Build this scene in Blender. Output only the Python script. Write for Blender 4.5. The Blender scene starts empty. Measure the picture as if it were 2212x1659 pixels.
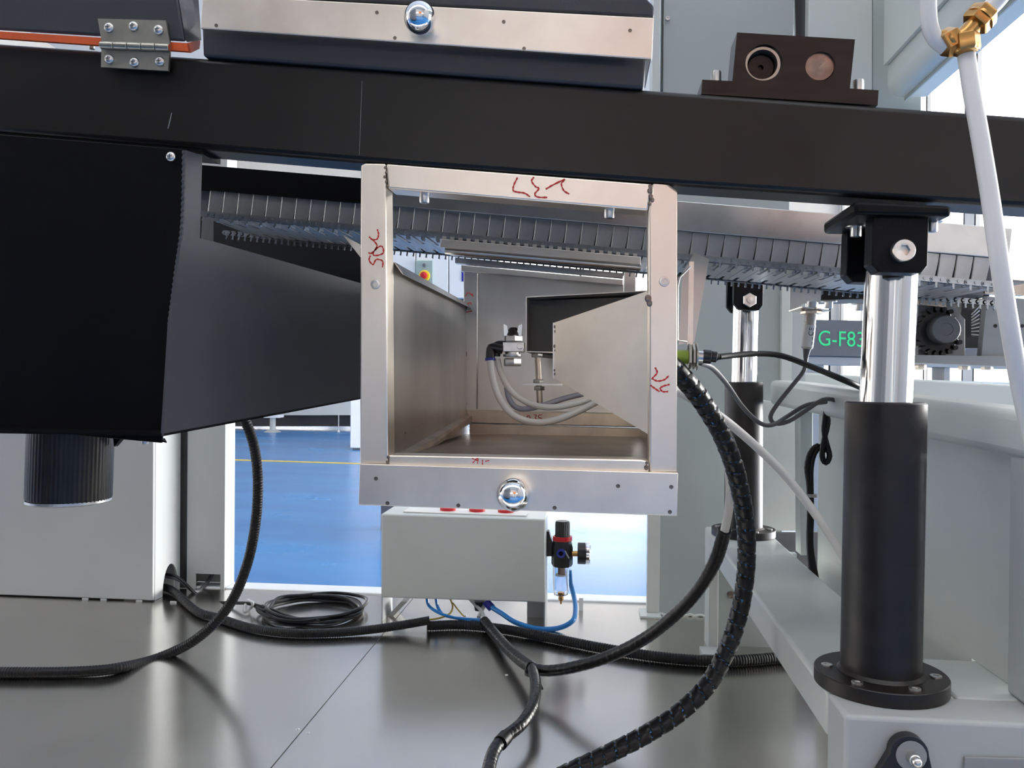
import bpy, bmesh, math, random
from mathutils import Vector, Matrix
from mathutils.geometry import tessellate_polygon
random.seed(4)
C = bpy.context.scene.collection
S = bpy.context.scene
R = math.radians
# ------------------------------------------------------------------ camera
FPX, W0, H0 = 1790.0, 2212, 1659
YAW, PITCH, ROLL = R(5.8), R(0.37), R(0.5)
CAM = Vector((0, 0, 1.15))
_f0 = Vector((-math.sin(YAW), math.cos(YAW), 0)); _r0 = Vector((math.cos(YAW), math.sin(YAW), 0)); _u0 = Vector((0, 0, 1))
_f = math.cos(PITCH) * _f0 - math.sin(PITCH) * _u0
_u1 = math.cos(PITCH) * _u0 + math.sin(PITCH) * _f0
_r = math.cos(ROLL) * _r0 + math.sin(ROLL) * _u1
_u = math.cos(ROLL) * _u1 - math.sin(ROLL) * _r0
cd = bpy.data.cameras.new('camera'); cam = bpy.data.objects.new('camera', cd); C.objects.link(cam)
cd.sensor_width = 36; cd.lens = FPX / W0 * 36; cd.clip_start = 0.05; cd.clip_end = 200
M = Matrix((( _r.x, _u.x, -_f.x, CAM.x), (_r.y, _u.y, -_f.y, CAM.y), (_r.z, _u.z, -_f.z, CAM.z), (0, 0, 0, 1)))
cam.matrix_world = M
S.camera = cam
# ------------------------------------------------------------------ daylight
w = bpy.data.worlds.new('overcast_sky'); S.world = w; w.use_nodes = True
bg = w.node_tree.nodes['Background']; bg.inputs[0].default_value = (1.0, 0.985, 0.965, 1); bg.inputs[1].default_value = 4.6
def area(name, loc, rot, sx, sy, watts, col=(1, .985, .96)):
    l = bpy.data.lights.new(name, 'AREA'); l.shape = 'RECTANGLE'; l.size = sx; l.size_y = sy; l.energy = watts; l.color = col
    o = bpy.data.objects.new(name, l); C.objects.link(o); o.location = loc; o.rotation_euler = rot; return o
# added lamp just inside the right wall, brightens the sides that face it
area('added_side_lamp', (6.9, 6.5, 1.35), (0, R(90), 0), 2.6, 6.0, 1500)
S.view_settings.view_transform = 'Standard'; S.view_settings.look = 'None'
S.view_settings.gamma = 1; S.view_settings.use_curve_mapping = False; S.view_settings.exposure = 0.0
S.cycles.use_denoising = True
S.cycles.max_bounces = 9; S.cycles.diffuse_bounces = 5; S.cycles.glossy_bounces = 5; S.cycles.transmission_bounces = 8
S.cycles.caustics_reflective = True; S.cycles.sample_clamp_indirect = 6.0


def ray(px, py):
    return _f + _r * ((px - W0 / 2) / FPX) + _u * ((H0 / 2 - py) / FPX)
def P(px, py, Y):                      # the place at depth Y (machine axis)
    d = ray(px, py); return CAM + d * (Y / d.y)
def F(px, py, z):                      # the place at height z
    d = ray(px, py); return CAM + d * ((z - CAM.z) / d.z)
DECK = 1.15 - 0.659
# ------------------------------------------------------------------ materials
MATS = {}
def mat(name, col, metal=0.0, rough=0.5, var=0.0, scale=8.0, stretch=(1, 1, 1), bump=0.0, bscale=None, col2=None,
        spec=0.5, trans=0.0, rvar=0.0, coat=0.0):
    m = bpy.data.materials.new(name); m.use_nodes = True
    nt = m.node_tree; b = nt.nodes['Principled BSDF']
    b.inputs['Base Color'].default_value = (*col, 1); b.inputs['Metallic'].default_value = metal
    b.inputs['Roughness'].default_value = rough; b.inputs['Specular IOR Level'].default_value = spec
    b.inputs['Transmission Weight'].default_value = trans; b.inputs['Coat Weight'].default_value = coat
    if var or bump or rvar or col2:
        tc = nt.nodes.new('ShaderNodeTexCoord'); mp = nt.nodes.new('ShaderNodeMapping')
        mp.inputs['Scale'].default_value = stretch
        nt.links.new(tc.outputs['Object'], mp.inputs['Vector'])
        n = nt.nodes.new('ShaderNodeTexNoise'); n.inputs['Scale'].default_value = scale; n.inputs['Detail'].default_value = 5
        nt.links.new(mp.outputs[0], n.inputs['Vector'])
        if var or col2:
            r = nt.nodes.new('ShaderNodeValToRGB')
            c2 = col2 or tuple(max(0, c * (1 - var)) for c in col); c1 = col if col2 else tuple(min(1, c * (1 + var)) for c in col)
            r.color_ramp.elements[0].position = 0.35; r.color_ramp.elements[1].position = 0.65
            r.color_ramp.elements[0].color = (*c2, 1); r.color_ramp.elements[1].color = (*c1, 1)
            nt.links.new(n.outputs['Fac'], r.inputs[0]); nt.links.new(r.outputs[0], b.inputs['Base Color'])
        if rvar:
            mr = nt.nodes.new('ShaderNodeMapRange'); mr.inputs['To Min'].default_value = rough - rvar; mr.inputs['To Max'].default_value = rough + rvar
            nt.links.new(n.outputs['Fac'], mr.inputs[0]); nt.links.new(mr.outputs[0], b.inputs['Roughness'])
        if bump:
            n2 = nt.nodes.new('ShaderNodeTexNoise'); n2.inputs['Scale'].default_value = bscale or scale * 6; n2.inputs['Detail'].default_value = 3
            nt.links.new(mp.outputs[0], n2.inputs['Vector'])
            bp = nt.nodes.new('ShaderNodeBump'); bp.inputs['Strength'].default_value = bump; bp.inputs['Distance'].default_value = 0.002
            nt.links.new(n2.outputs['Fac'], bp.inputs['Height']); nt.links.new(bp.outputs[0], b.inputs['Normal'])
    MATS[name] = m
    return m
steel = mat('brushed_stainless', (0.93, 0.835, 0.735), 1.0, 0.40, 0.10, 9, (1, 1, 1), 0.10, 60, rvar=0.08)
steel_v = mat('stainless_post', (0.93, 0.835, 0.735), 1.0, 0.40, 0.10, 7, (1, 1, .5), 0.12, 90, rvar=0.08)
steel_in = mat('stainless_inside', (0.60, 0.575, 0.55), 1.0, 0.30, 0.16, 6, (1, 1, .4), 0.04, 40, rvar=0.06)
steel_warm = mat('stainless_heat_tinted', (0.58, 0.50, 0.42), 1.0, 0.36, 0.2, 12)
deckm = mat('stainless_deck_sheet', (0.66, 0.63, 0.59), 1.0, 0.20, 0.05, 4, (1, 1, 1), 0.02, 30, rvar=0.04)
alu = mat('aluminium_bar', (0.62, 0.62, 0.61), 1.0, 0.36, 0.12, 14, (1, 1, 1), 0.05, 80)
blade_m = mat('spring_steel_blade', (0.46, 0.46, 0.46), 0.85, 0.38, 0.10, 40)
zinc = mat('zinc_plated_steel', (0.68, 0.67, 0.65), 1.0, 0.33, 0.06, 60)
dark_link = mat('oiled_chain_steel', (0.40, 0.42, 0.44), 0.8, 0.28, 0.15, 90)
chrome = mat('chrome', (0.92, 0.92, 0.93), 1.0, 0.03)
rodm = mat('hard_chrome_rod', (0.86, 0.86, 0.87), 1.0, 0.10)
hingem = mat('hinge_steel', (0.48, 0.46, 0.40), 1.0, 0.38, 0.08, 50)
beam_m = mat('brown_black_paint', (0.0065, 0.0050, 0.0044), 0.0, 0.40, 0.35, 3, bump=0.06, bscale=300, spec=0.42)
blackp = mat('black_powder_coat', (0.0035, 0.0036, 0.0045), 0.0, 0.42, bump=0.08, bscale=420, var=0.1, spec=0.14)
hoodm = mat('charcoal_powder_coat', (0.046, 0.048, 0.056), 0.0, 0.45, bump=0.10, bscale=420, var=0.06, spec=0.5)
blackm = mat('blackened_steel', (0.013, 0.010, 0.009), 0.0, 0.40, 0.3, 30, spec=0.45)
blockm = mat('blackened_block', (0.020, 0.013, 0.010), 0.5, 0.38, 0.3, 16, (1, 1, 6), spec=0.6)
cream = mat('pale_grey_green_paint', (0.60, 0.63, 0.60), 0.0, 0.38, 0.03, 5, bump=0.02, bscale=30)
cream2 = mat('pale_grey_paint', (0.47, 0.49, 0.49), 0.0, 0.42, 0.03, 3, bump=0.02, bscale=60)
colm = mat('grey_green_paint', (0.40, 0.44, 0.43), 0.0, 0.5, 0.03, 3, bump=0.04, bscale=160)
whitep = mat('white_paint', (0.82, 0.84, 0.85), 0.0, 0.4, 0.02, 3)
lit_black = mat('black_coat_lit_side', (0.085, 0.088, 0.098), 0.0, 0.45, bump=0.10, bscale=420, var=0.06, spec=0.12)  # the cover's own black coat, lightened for the lit duct side
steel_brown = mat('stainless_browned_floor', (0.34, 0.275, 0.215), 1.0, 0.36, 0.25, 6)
discm = mat('turned_brown_steel', (0.30, 0.21, 0.17), 1.0, 0.40, 0.2, 60)
orange = mat('orange_gasket_paint', (0.80, 0.12, 0.025), 0.0, 0.5, 0.06, 20)
rubber = mat('black_rubber', (0.008, 0.008, 0.009), 0.0, 0.42, spec=0.30)
wrapm = mat('black_spiral_wrap', (0.008, 0.008, 0.010), 0.0, 0.32, spec=0.38)
greycab = mat('grey_cable_sheath', (0.10, 0.10, 0.11), 0.0, 0.45)
hosew = mat('white_nylon_hose', (0.84, 0.82, 0.78), 0.0, 0.35, trans=0.0)
hosec = mat('clear_tube', (0.62, 0.62, 0.72), 0.0, 0.25, trans=0.35)
blueh = mat('blue_hose', (0.02, 0.22, 0.62), 0.0, 0.28)
bluec = mat('dark_blue_plastic', (0.015, 0.03, 0.32), 0.0, 0.35)
redp = mat('red_plastic', (0.55, 0.012, 0.018), 0.0, 0.35)
yellowp = mat('yellow_plastic', (0.85, 0.60, 0.02), 0.0, 0.4)
yellowgreen = mat('yellow_green_wire', (0.42, 0.30, 0.05), 0.0, 0.5)
brass = mat('brass', (0.52, 0.29, 0.10), 1.0, 0.30, 0.1, 60)
greens = mat('green_sensor_plastic', (0.36, 0.52, 0.06), 0.0, 0.4)
black_pl = mat('black_plastic', (0.014, 0.014, 0.016), 0.0, 0.38)
glass = mat('clear_bowl', (0.95, 0.97, 1.0), 0.0, 0.03, trans=1.0)
glassw = mat('window_glass', (1, 1, 1), 0.0, 0.0, trans=1.0)
marker = mat('red_marker_ink', (0.62, 0.02, 0.02), 0.0, 0.5)
inkb = mat('black_print', (0.02, 0.02, 0.02), 0.0, 0.6)
inkg = mat('green_print', (0.03, 0.75, 0.24), 0.0, 0.5)
weldm = mat('burnt_weld', (0.22, 0.18, 0.155), 1.0, 0.42, 0.4, 120)
darkgrey = mat('dark_grey_paint', (0.12, 0.125, 0.135), 0.0, 0.45, 0.04, 6)
midgrey = mat('mid_grey_paint', (0.30, 0.31, 0.32), 0.0, 0.5)
panelgreen = mat('grey_green_switch_plate', (0.34, 0.45, 0.43), 0.0, 0.5)
labelw = mat('white_sensor_label', (0.80, 0.78, 0.74), 0.0, 0.45)
sinter = mat('brown_filter', (0.30, 0.20, 0.16), 0.0, 0.6)
ceilm = mat('hall_ceiling_paint', (0.70, 0.70, 0.69), 0.0, 0.8, 0.03, 1)
wallm = mat('hall_wall_paint', (0.80, 0.75, 0.68), 0.0, 0.7, 0.03, 1)
orangem = mat('orange_machine_paint', (0.80, 0.22, 0.06), 0.0, 0.45, 0.05, 3)
lime = mat('clear_tie', (0.75, 0.75, 0.75), 0.0, 0.3, trans=0.5)
def blue_floor():
    m = mat('blue_epoxy_floor', (0.046, 0.25, 0.60), 0.0, 0.25, bump=0.06, bscale=2.0, stretch=(.6, 1.6, 1), scale=0.9, col2=(0.036, 0.20, 0.53), rvar=0.08, spec=0.32)
    return m
bluef = blue_floor()
# ------------------------------------------------------------------ mesh helpers
class MB:
    def __init__(s): s.v = []; s.f = []
    def add(s, pts, faces):
        o = len(s.v); s.v += [Vector(p) for p in pts]; s.f += [tuple(o + i for i in f) for f in faces]; return s
    def prism(s, poly, vec, holes=()):
        vec = Vector(vec); loops = [[Vector(p) for p in poly]] + [[Vector(p) for p in h] for h in holes]
        flat = [p for l in loops for p in l]; n = len(flat)
        faces = []
        if not holes and len(poly) <= 4:
            faces.append(tuple(range(n))); faces.append(tuple(range(2 * n - 1, n - 1, -1)))
        else:
            for t in tessellate_polygon(loops):
                faces.append(tuple(t)); faces.append(tuple(n + i for i in reversed(t)))
        o = 0
        for l in loops:
            k = len(l)
            for i in range(k):
                a, b = o + i, o + (i + 1) % k
                faces.append((a, b, n + b, n + a))
            o += k
        return s.add(flat + [p + vec for p in flat], faces)
    def box(s, lo, hi):
        a, b = Vector(lo), Vector(hi)
        return s.prism([(a.x, a.y, a.z), (b.x, a.y, a.z), (b.x, a.y, b.z), (a.x, a.y, b.z)], (0, b.y - a.y, 0))
    def hexa(s, a4, b4):                   # loft between two quads
        return s.add(list(a4) + list(b4), [(0, 1, 2, 3), (7, 6, 5, 4), (0, 4, 5, 1), (1, 5, 6, 2), (2, 6, 7, 3), (3, 7, 4, 0)])
    def lathe(s, o, ax, prof, n=24, rf=None, cap=True):
        o = Vector(o); ax = Vector(ax).normalized()
        e1 = ax.orthogonal().normalized()
        if abs(ax.z) < 0.9:
            e1 = (Vector((0, 0, 1)) - ax * ax.z).normalized()
        e2 = ax.cross(e1); pts = []; faces = []
        for k, (r, h) in enumerate(prof):
            for i in range(n):
                t = 2 * math.pi * i / n; rr = r * (rf(k, t) if rf else 1)
                pts.append(o + ax * h + (e1 * math.cos(t) + e2 * math.sin(t)) * rr)
        for k in range(len(prof) - 1):
            for i in range(n):
                j = (i + 1) % n; faces.append((k * n + i, k * n + j, (k + 1) * n + j, (k + 1) * n + i))
        if cap:
            if prof[0][0] > 1e-6: faces.append(tuple(range(n - 1, -1, -1)))
            if prof[-1][0] > 1e-6: faces.append(tuple((len(prof) - 1) * n + i for i in range(n)))
        return s.add(pts, faces)
    def cyl(s, p0, p1, r0, r1=None, n=24, ch=0.0):
        p0, p1 = Vector(p0), Vector(p1); L = (p1 - p0).length; r1 = r0 if r1 is None else r1
        pr = [(r0, 0), (r1, L)] if not ch else [(r0 - ch, 0), (r0, ch), (r1, L - ch), (r1 - ch, L)]
        return s.lathe(p0, p1 - p0, pr, n)
    def ball(s, c, r, n=24, k=14, sc=(1, 1, 1)):
        o = len(s.v)
        s.lathe(c, (0, 0, 1), [(max(1e-5, r * math.sin(math.pi * i / k)), -r * math.cos(math.pi * i / k)) for i in range(k + 1)], n)
        c = Vector(c)
        for i in range(o, len(s.v)):
            d = s.v[i] - c; s.v[i] = c + Vector((d.x * sc[0], d.y * sc[1], d.z * sc[2]))
        return s
    def nut(s, o, ax, af, h, n=6):
        r = af / math.sqrt(3)
        return s.lathe(o, ax, [(r * .93, 0), (r, h * .12), (r, h * .85), (r * .9, h)], n)
    def socket(s, o, ax, r, h):           # socket head cap screw, o on the seat, ax outward
        hexr = lambda k, t: 1.0 if k < 4 else 0.9 / max(.05, math.cos((t + math.pi / 6) % (math.pi / 3) - math.pi / 6)) * .87
        return s.lathe(o, ax, [(r, 0), (r, h * .88), (r * .93, h), (r * .66, h), (r * .56, h * .98), (r * .56, h * .45), (1e-5, h * .4)], 24, hexr)
    def pan(s, o, ax, r, h):              # pan head cross-recess screw
        o = Vector(o); ax = Vector(ax).normalized()
        s.lathe(o, ax, [(r, 0), (r * .98, h * .35), (r * .82, h * .75), (r * .5, h * .96), (1e-5, h)], 20)
        return s
    def tube(s, pts, r, n=10, step=0.012, rf=None, smooth=True):
        pts = [Vector(p) for p in pts]
        path = []
        if smooth and len(pts) > 2:
            q = [pts[0] * 2 - pts[1]] + pts + [pts[-1] * 2 - pts[-2]]
            for i in range(1, len(q) - 2):
                a, b, c, d = q[i - 1:i + 3]; m = max(3, int((c - b).length / step * 1.3))
                for k in range(m):
                    t = k / m
                    path.append(.5 * ((2 * b) + (c - a) * t + (2 * a - 5 * b + 4 * c - d) * t * t + (3 * b - a - 3 * c + d) * t ** 3))
            path.append(pts[-1])
        else:
            path = pts
        cum = [0]
        for i in range(1, len(path)): cum.append(cum[-1] + (path[i] - path[i - 1]).length)
        if rf:                              # even resampling so that ribs stay regular
            L = cum[-1]; m = max(2, int(L / step)); res = []; j = 0
            for k in range(m + 1):
                d = L * k / m
                while j < len(cum) - 2 and cum[j + 1] < d: j += 1
                t = (d - cum[j]) / max(1e-9, cum[j + 1] - cum[j]); res.append(path[j].lerp(path[j + 1], t))
            path = res; cum = [L * k / m for k in range(m + 1)]
        tan = [(path[min(i + 1, len(path) - 1)] - path[max(i - 1, 0)]).normalized() for i in range(len(path))]
        e = tan[0].orthogonal().normalized(); V = []; Fc = []
        for i, p in enumerate(path):
            e = (e - tan[i] * e.dot(tan[i])).normalized(); b = tan[i].cross(e)
            for k in range(n):
                t = 2 * math.pi * k / n
                rr = rf(cum[i], t) * r if rf else r
                V.append(p + (e * math.cos(t) + b * math.sin(t)) * rr)
        for i in range(len(path) - 1):
            for k in range(n):
                j = (k + 1) % n; Fc.append((i * n + k, i * n + j, (i + 1) * n + j, (i + 1) * n + k))
        Fc.append(tuple(range(n - 1, -1, -1))); Fc.append(tuple((len(path) - 1) * n + k for k in range(n)))
        return s.add(V, Fc)
    def ribbon(s, pts, wd, nrm=(0, -1, 0), th=0.0004):
        pts = [Vector(p) for p in pts]; nrm = Vector(nrm).normalized(); L = []; Rr = []
        for i, p in enumerate(pts):
            t = (pts[min(i + 1, len(pts) - 1)] - pts[max(i - 1, 0)]).normalized(); sd = t.cross(nrm).normalized()
            k = wd * (0.75 + 0.25 * math.sin(i * 1.7)) / 2
            L.append(p + sd * k); Rr.append(p - sd * k)
        for i in range(len(pts) - 1):
            s.prism([L[i], L[i + 1], Rr[i + 1], Rr[i]], nrm * th)
        return s
def mesh(name, mb, m, origin, ang=38):
    me = bpy.data.meshes.new(name); me.from_pydata([v - origin for v in mb.v], [], mb.f)
    bm = bmesh.new(); bm.from_mesh(me); bmesh.ops.recalc_face_normals(bm, faces=bm.faces); bm.to_mesh(me); bm.free()
    me.materials.append(m)
    for p in me.polygons: p.use_smooth = True
    me.set_sharp_from_angle(angle=R(ang))
    return me
WL = {}
def tag(o, label=None, cat=None, group=None, kind=None):
    if label: o['label'] = label
    if cat: o['category'] = cat
    if group: o['group'] = group
    if kind: o['kind'] = kind
    return o
def obj(name, mb, m, parent=None, label=None, cat=None, group=None, kind=None, bev=0.0, seg=2):
    xs = [v.x for v in mb.v]; ys = [v.y for v in mb.v]; zs = [v.z for v in mb.v]
    o0 = Vector(((min(xs) + max(xs)) / 2, (min(ys) + max(ys)) / 2, min(zs) if parent is None else (min(zs) + max(zs)) / 2))
    o = bpy.data.objects.new(name, mesh(name, mb, m, o0)); C.objects.link(o)
    WL[o.name] = o0
    if parent is not None:
        o.parent = parent; o.location = o0 - WL[parent.name]
    else:
        o.location = o0
    if bev:
        b = o.modifiers.new('edge', 'BEVEL'); b.width = bev; b.segments = seg; b.limit_method = 'ANGLE'; b.angle_limit = R(40)
    return tag(o, label, cat, group, kind)
def thing(name, loc, label, cat, group=None):
    o = bpy.data.objects.new(name, None); C.objects.link(o); o.empty_display_size = .05
    o.location = loc; WL[o.name] = Vector(loc)
    return tag(o, label, cat, group)
def place(name, me, loc, parent, rot=(0, 0, 0)):
    o = bpy.data.objects.new(name, me); C.objects.link(o); o.parent = parent
    o.location = Vector(loc) - WL[parent.name]; o.rotation_euler = rot; WL[o.name] = Vector(loc); return o
def quad(pix, Y, dY, mb=None):            # upright sheet or block: front outline at depth Y, dY deep
    mb = mb or MB(); return mb.prism([P(x, y, Y) for x, y in pix], (0, dY, 0))
def circ(px, py, Y, rpx, n=20):
    c = P(px, py, Y); r = (P(px + rpx, py, Y) - c).length
    return [c + Vector((math.cos(2 * math.pi * i / n), 0, math.sin(2 * math.pi * i / n))) * r for i in range(n)]
def text_mb(mb, s, o, ex, ez, size, th=0.0005, wrap=None):
    cu = bpy.data.curves.new('t', 'FONT'); cu.body = s; cu.size = size
    t = bpy.data.objects.new('t', cu); C.objects.link(t); bpy.context.view_layer.update()
    me = t.evaluated_get(bpy.context.evaluated_depsgraph_get()).to_mesh()
    o, ex, ez = Vector(o), Vector(ex), Vector(ez)
    pts = [wrap(v.co.x, v.co.y) if wrap else o + ex * v.co.x + ez * v.co.y for v in me.vertices]
    mb.add(pts, [tuple(p.vertices) for p in me.polygons])
    bpy.data.objects.remove(t); bpy.data.curves.remove(cu)
    return mb
YF = Vector((0, -1, 0)); ZU = Vector((0, 0, 1)); XR = Vector((1, 0, 0))
def mpx(Y): return Y / FPX                # metres per pixel at depth Y (about)

# ================================================================== HALL
HX0, HX1, HY0, HY1, HZ = -13.0, 7.0, -9.0, 25.0, 9.0
obj('floor', MB().box((HX0, HY0, -0.1), (HX1, HY1, 0)), bluef, kind='structure')
def wall(name, axis, at, a0, a1, out):
    """wall with a long row of windows: solid below the sill and above the head, piers between"""
    sill, head = (0.05, 8.6) if name == 'wall_right' else ((0.95, 5.0) if name == 'wall_back' else (0.95, 4.2))
    solid = a0
    if axis == 'y': a0 = -0.5
    n = max(2, int((a1 - a0) / 4.2)); wd = (a1 - a0) / n
    mb = MB()
    def bx(u0, u1, z0, z1, m=mb, d=0.2):
        if axis == 'x': m.box((u0, min(at, at + out * d), z0), (u1, max(at, at + out * d), z1))
        else: m.box((min(at, at + out * d), u0, z0), (max(at, at + out * d), u1, z1))
    if solid < a0: bx(solid, a0 - .001, 0, HZ)
    bx(a0, a1, 0, sill); bx(a0, a1, head, HZ)
    for i in range(n + 1):
        u = a0 + wd * i; bx(max(a0, u - .2), min(a1, u + .2), sill, head)
    wl = obj(name, mb, wallm, kind='structure')
    for i in range(n):
        fr = MB(); u0, u1 = a0 + wd * i + .2, a0 + wd * (i + 1) - .2
        for (p, q, r_, s_) in ((u0, u1, sill, sill + .06), (u0, u1, head - .06, head), (u0, u0 + .06, sill, head), (u1 - .06, u1, sill, head),
                               ((u0 + u1) / 2 - .03, (u0 + u1) / 2 + .03, sill, head), (u0, u1, 2.4, 2.46)):
            bx(p, q, r_, s_, fr, 0.08)
        wi = obj('window_%d' % (1 + wall.k), fr, midgrey, kind='structure'); wall.k += 1
        pn = MB(); bx(u0 + .02, u1 - .02, sill + .02, head - .02, pn, 0.006)
        obj('pane', pn, glassw, wi)
wall.k = 0
wall('wall_back', 'x', HY1, HX0, HX1, 1)
wall('wall_right', 'y', HX1, HY0, HY1, 1)
wall('wall_left', 'y', HX0, HY0, HY1, -1)
wf = MB().box((HX0, HY0 - .2, 0), (HX1, HY0, 3.0)).box((HX0, HY0 - .2, 4.2), (HX1, HY0, HZ))
for i in range(6): wf.box((HX0 + i * 3.94, HY0 - .2, 3.0), (HX0 + i * 3.94 + .3, HY0, 4.2))
wf = obj('wall_front', wf, wallm, kind='structure')
for i in range(5):
    u0 = HX0 + i * 3.94 + .3
    obj('clerestory_pane', MB().box((u0, HY0 - .11, 3.0), (u0 + 3.64, HY0 - .10, 4.2)), glassw, wf)
cm = MB()
for y0_, y1_ in ((HY0, -3.4), (-1.6, HY1)):   # roof sheets with open roof lights between
    cm.box((HX0, y0_, HZ), (HX1, y1_, HZ + .15))
obj('ceiling', cm, ceilm, kind='structure')
# yellow tape across the blue floor
a = F(440, 992, 0.0); b = F(1240, 1016, 0.0)
mb = MB(); tape = []
for i in range(14):
    t0, t1 = i / 14, (i + .7) / 14
    p, q = a.lerp(b, t0), a.lerp(b, t1); mb.prism([p + Vector((0, -.05, .001)), q + Vector((.1, -.05, .001)), q + Vector((0, .09, .001)), p + Vector((-.1, .09, .001))], (0, 0, .002))
obj('floor_tape', mb, yellowp, label='thin yellow dashed tape line across the blue floor', cat='tape')
# machine parked behind the photographer (seen only in the chrome and steel)
t = thing('orange_machine', (1.9, -4.2, 0), 'orange overhead machine on two pale legs behind the photographer, mirrored in the chrome knobs', 'machine')
obj('housing', MB().box((.1, -4.8, 2.1), (2.0, -3.9, 3.5)), orangem, t, bev=.03)
obj('stand', MB().box((.3, -4.7, 0), (.6, -4.0, 2.1)).box((1.5, -4.7, 0), (1.8, -4.0, 2.1)), cream, t, bev=.02)
t = thing('dark_occluder', (-2.7, -1.5, 0), 'added charcoal block, unseen behind the photographer to the left, darkening the left side', 'machine')  # added out of view to block front light and darken left reflections
obj('housing', MB().box((-4.4, -2.3, .3), (-1.0, -.8, 3.2)), darkgrey, t, bev=.03)
obj('plinth', MB().box((-4.3, -2.2, 0), (-1.1, -.9, .3)), black_pl, t, bev=.02)
# ================================================================== DECK
seam = F(710, 1510, DECK).x
t = thing('base_deck', (0, 1.6, 0), 'reflective stainless sheet deck under the whole machine, with a white back edge', 'platform')
DY0, DY1 = 0.55, 2.46
obj('deck_plate', MB().box((-2.2, DY0, DECK - .004), (seam - .0012, DY1, DECK)), deckm, t)
obj('deck_plate', MB().box((seam + .0012, DY0, DECK - .004), (1.3, DY1, DECK)), deckm, t)
obj('deck_frame', MB().box((-2.2, DY0, 0), (1.3, DY1, DECK - .0045)), cream, t)
r0 = MB().box((-2.2, DY1 + .0005, 0), (1.3, DY1 + .075, DECK + .004))
obj('back_rim', r0, whitep, t, bev=.003)
for (px, py) in ((643, 1575), (665, 1583), (1006, 1330), (1094, 1458)):
    c = F(px, py, DECK); obj('screw', MB().pan(c, ZU, .0035, .0015), zinc, t)
c = F(1255, 1318, DECK); obj('clip', MB().box(c + Vector((-.006, -.003, 0)), c + Vector((.006, .003, .035))), whitep, t)
# ================================================================== FAR BACKGROUND
# white cabinet with emergency stop, seen under the chain
Y = 6.0
t = thing('switch_cabinet', P(905, 1150, Y) * 1.0, 'white far cabinet with an emergency stop, seen through the steel frame', 'cabinet')
for (x0, x1) in ((700, 897), (899, 968), (970, 1080)):
    obj('door_panel', quad([(x0, 430), (x1, 430), (x1, 644), (x0, 644)], Y, .03), whitep, t, bev=.004)
obj('housing', quad([(700, 430), (1080, 430), (1080, 644), (700, 644)], Y + .032, .5), whitep, t)
obj('recess', quad([(720, 645), (1070, 645), (1070, 700), (720, 700)], Y + .1, .4), darkgrey, t)
for x in (840, 1090):
    a = P(x, 700, Y + .1); obj('leg', MB().box((a.x - .05, a.y, 0), (a.x + .05, a.y + .1, a.z)), darkgrey, t)
plt = obj('switch_plate', quad([(898, 563), (934, 563), (934, 660), (898, 660)], Y - .02, .019), panelgreen, t)
c = P(917, 573, Y - .021); obj('push_button', MB().lathe(c, YF, [(.013, 0), (.013, .012), (.009, .018), (1e-5, .019)]), darkgrey, plt)
c = P(917, 596, Y - .021); yb = obj('stop_collar', MB().lathe(c, YF, [(.042, 0), (.042, .008), (.036, .012), (.03, .012)]), yellowp, plt)
obj('emergency_stop', MB().lathe(c + YF * .002, YF, [(.012, 0), (.012, .02), (.026, .024), (.026, .034), (.018, .04), (1e-5, .041)]), redp, plt)
obj('side_vent', quad([(997, 583), (1002, 583), (1002, 608), (997, 608)], Y - .004, .003), bluec, t)
# long low machine on feet far back over the blue floor
Y = 17.0
t = thing('far_machine', F(640, 935, 0), 'pale machine on small feet far back over the blue floor, its unseen upper body added', 'machine')
for i in range(4):
    u0 = 430 + i * 84.5; obj('front_panel', quad([(u0, 430), (u0 + 83.5, 430), (u0 + 83.5, 862), (u0, 862)], Y, 1.0), cream2, t, bev=.01)  # unseen upper body, added to darken what the blue floor mirrors
obj('apron', quad([(430, 864), (768, 864), (768, 897), (430, 897)], Y + .03, .9), cream2, t)
obj('recess', quad([(430, 898), (768, 898), (768, 921), (430, 921)], Y + .35, .4), black_pl, t)
for px in (585, 728, 470):
    c = F(px, 934, 0); w_ = .12 if px == 585 else .02
    obj('foot', MB().cyl(c + Vector((0, .1, 0)), c + Vector((0, .1, .05)), w_ * 1.5, w_ * .8, 12), cream2, t)
    a = P(px, 897, Y + .1); obj('leg', MB().cyl((c.x, c.y + .1, .05), (c.x, c.y + .1, a.z + .05), w_ * .5, n=12), cream2, t)
    if px == 585: obj('leg_block', MB().box((c.x - .16, c.y, .3), (c.x + .16, c.y + .3, a.z + .03)), whitep, t)
# tall white cabinet standing on the blue floor left of the steel box
c = F(790, 973, 0)
t = thing('floor_cabinet', c, 'tall white cabinet far back on the blue floor beside the steel box', 'cabinet')
a = F(756, 972, 0)
obj('body', MB().box((a.x, a.y, .03), (a.x + 1.6, a.y + .7, 1.9)), whitep, t, bev=.01)
obj('plinth', MB().box((a.x + .03, a.y + .03, 0), (a.x + 1.57, a.y + .67, .03)), darkgrey, t)
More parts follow.
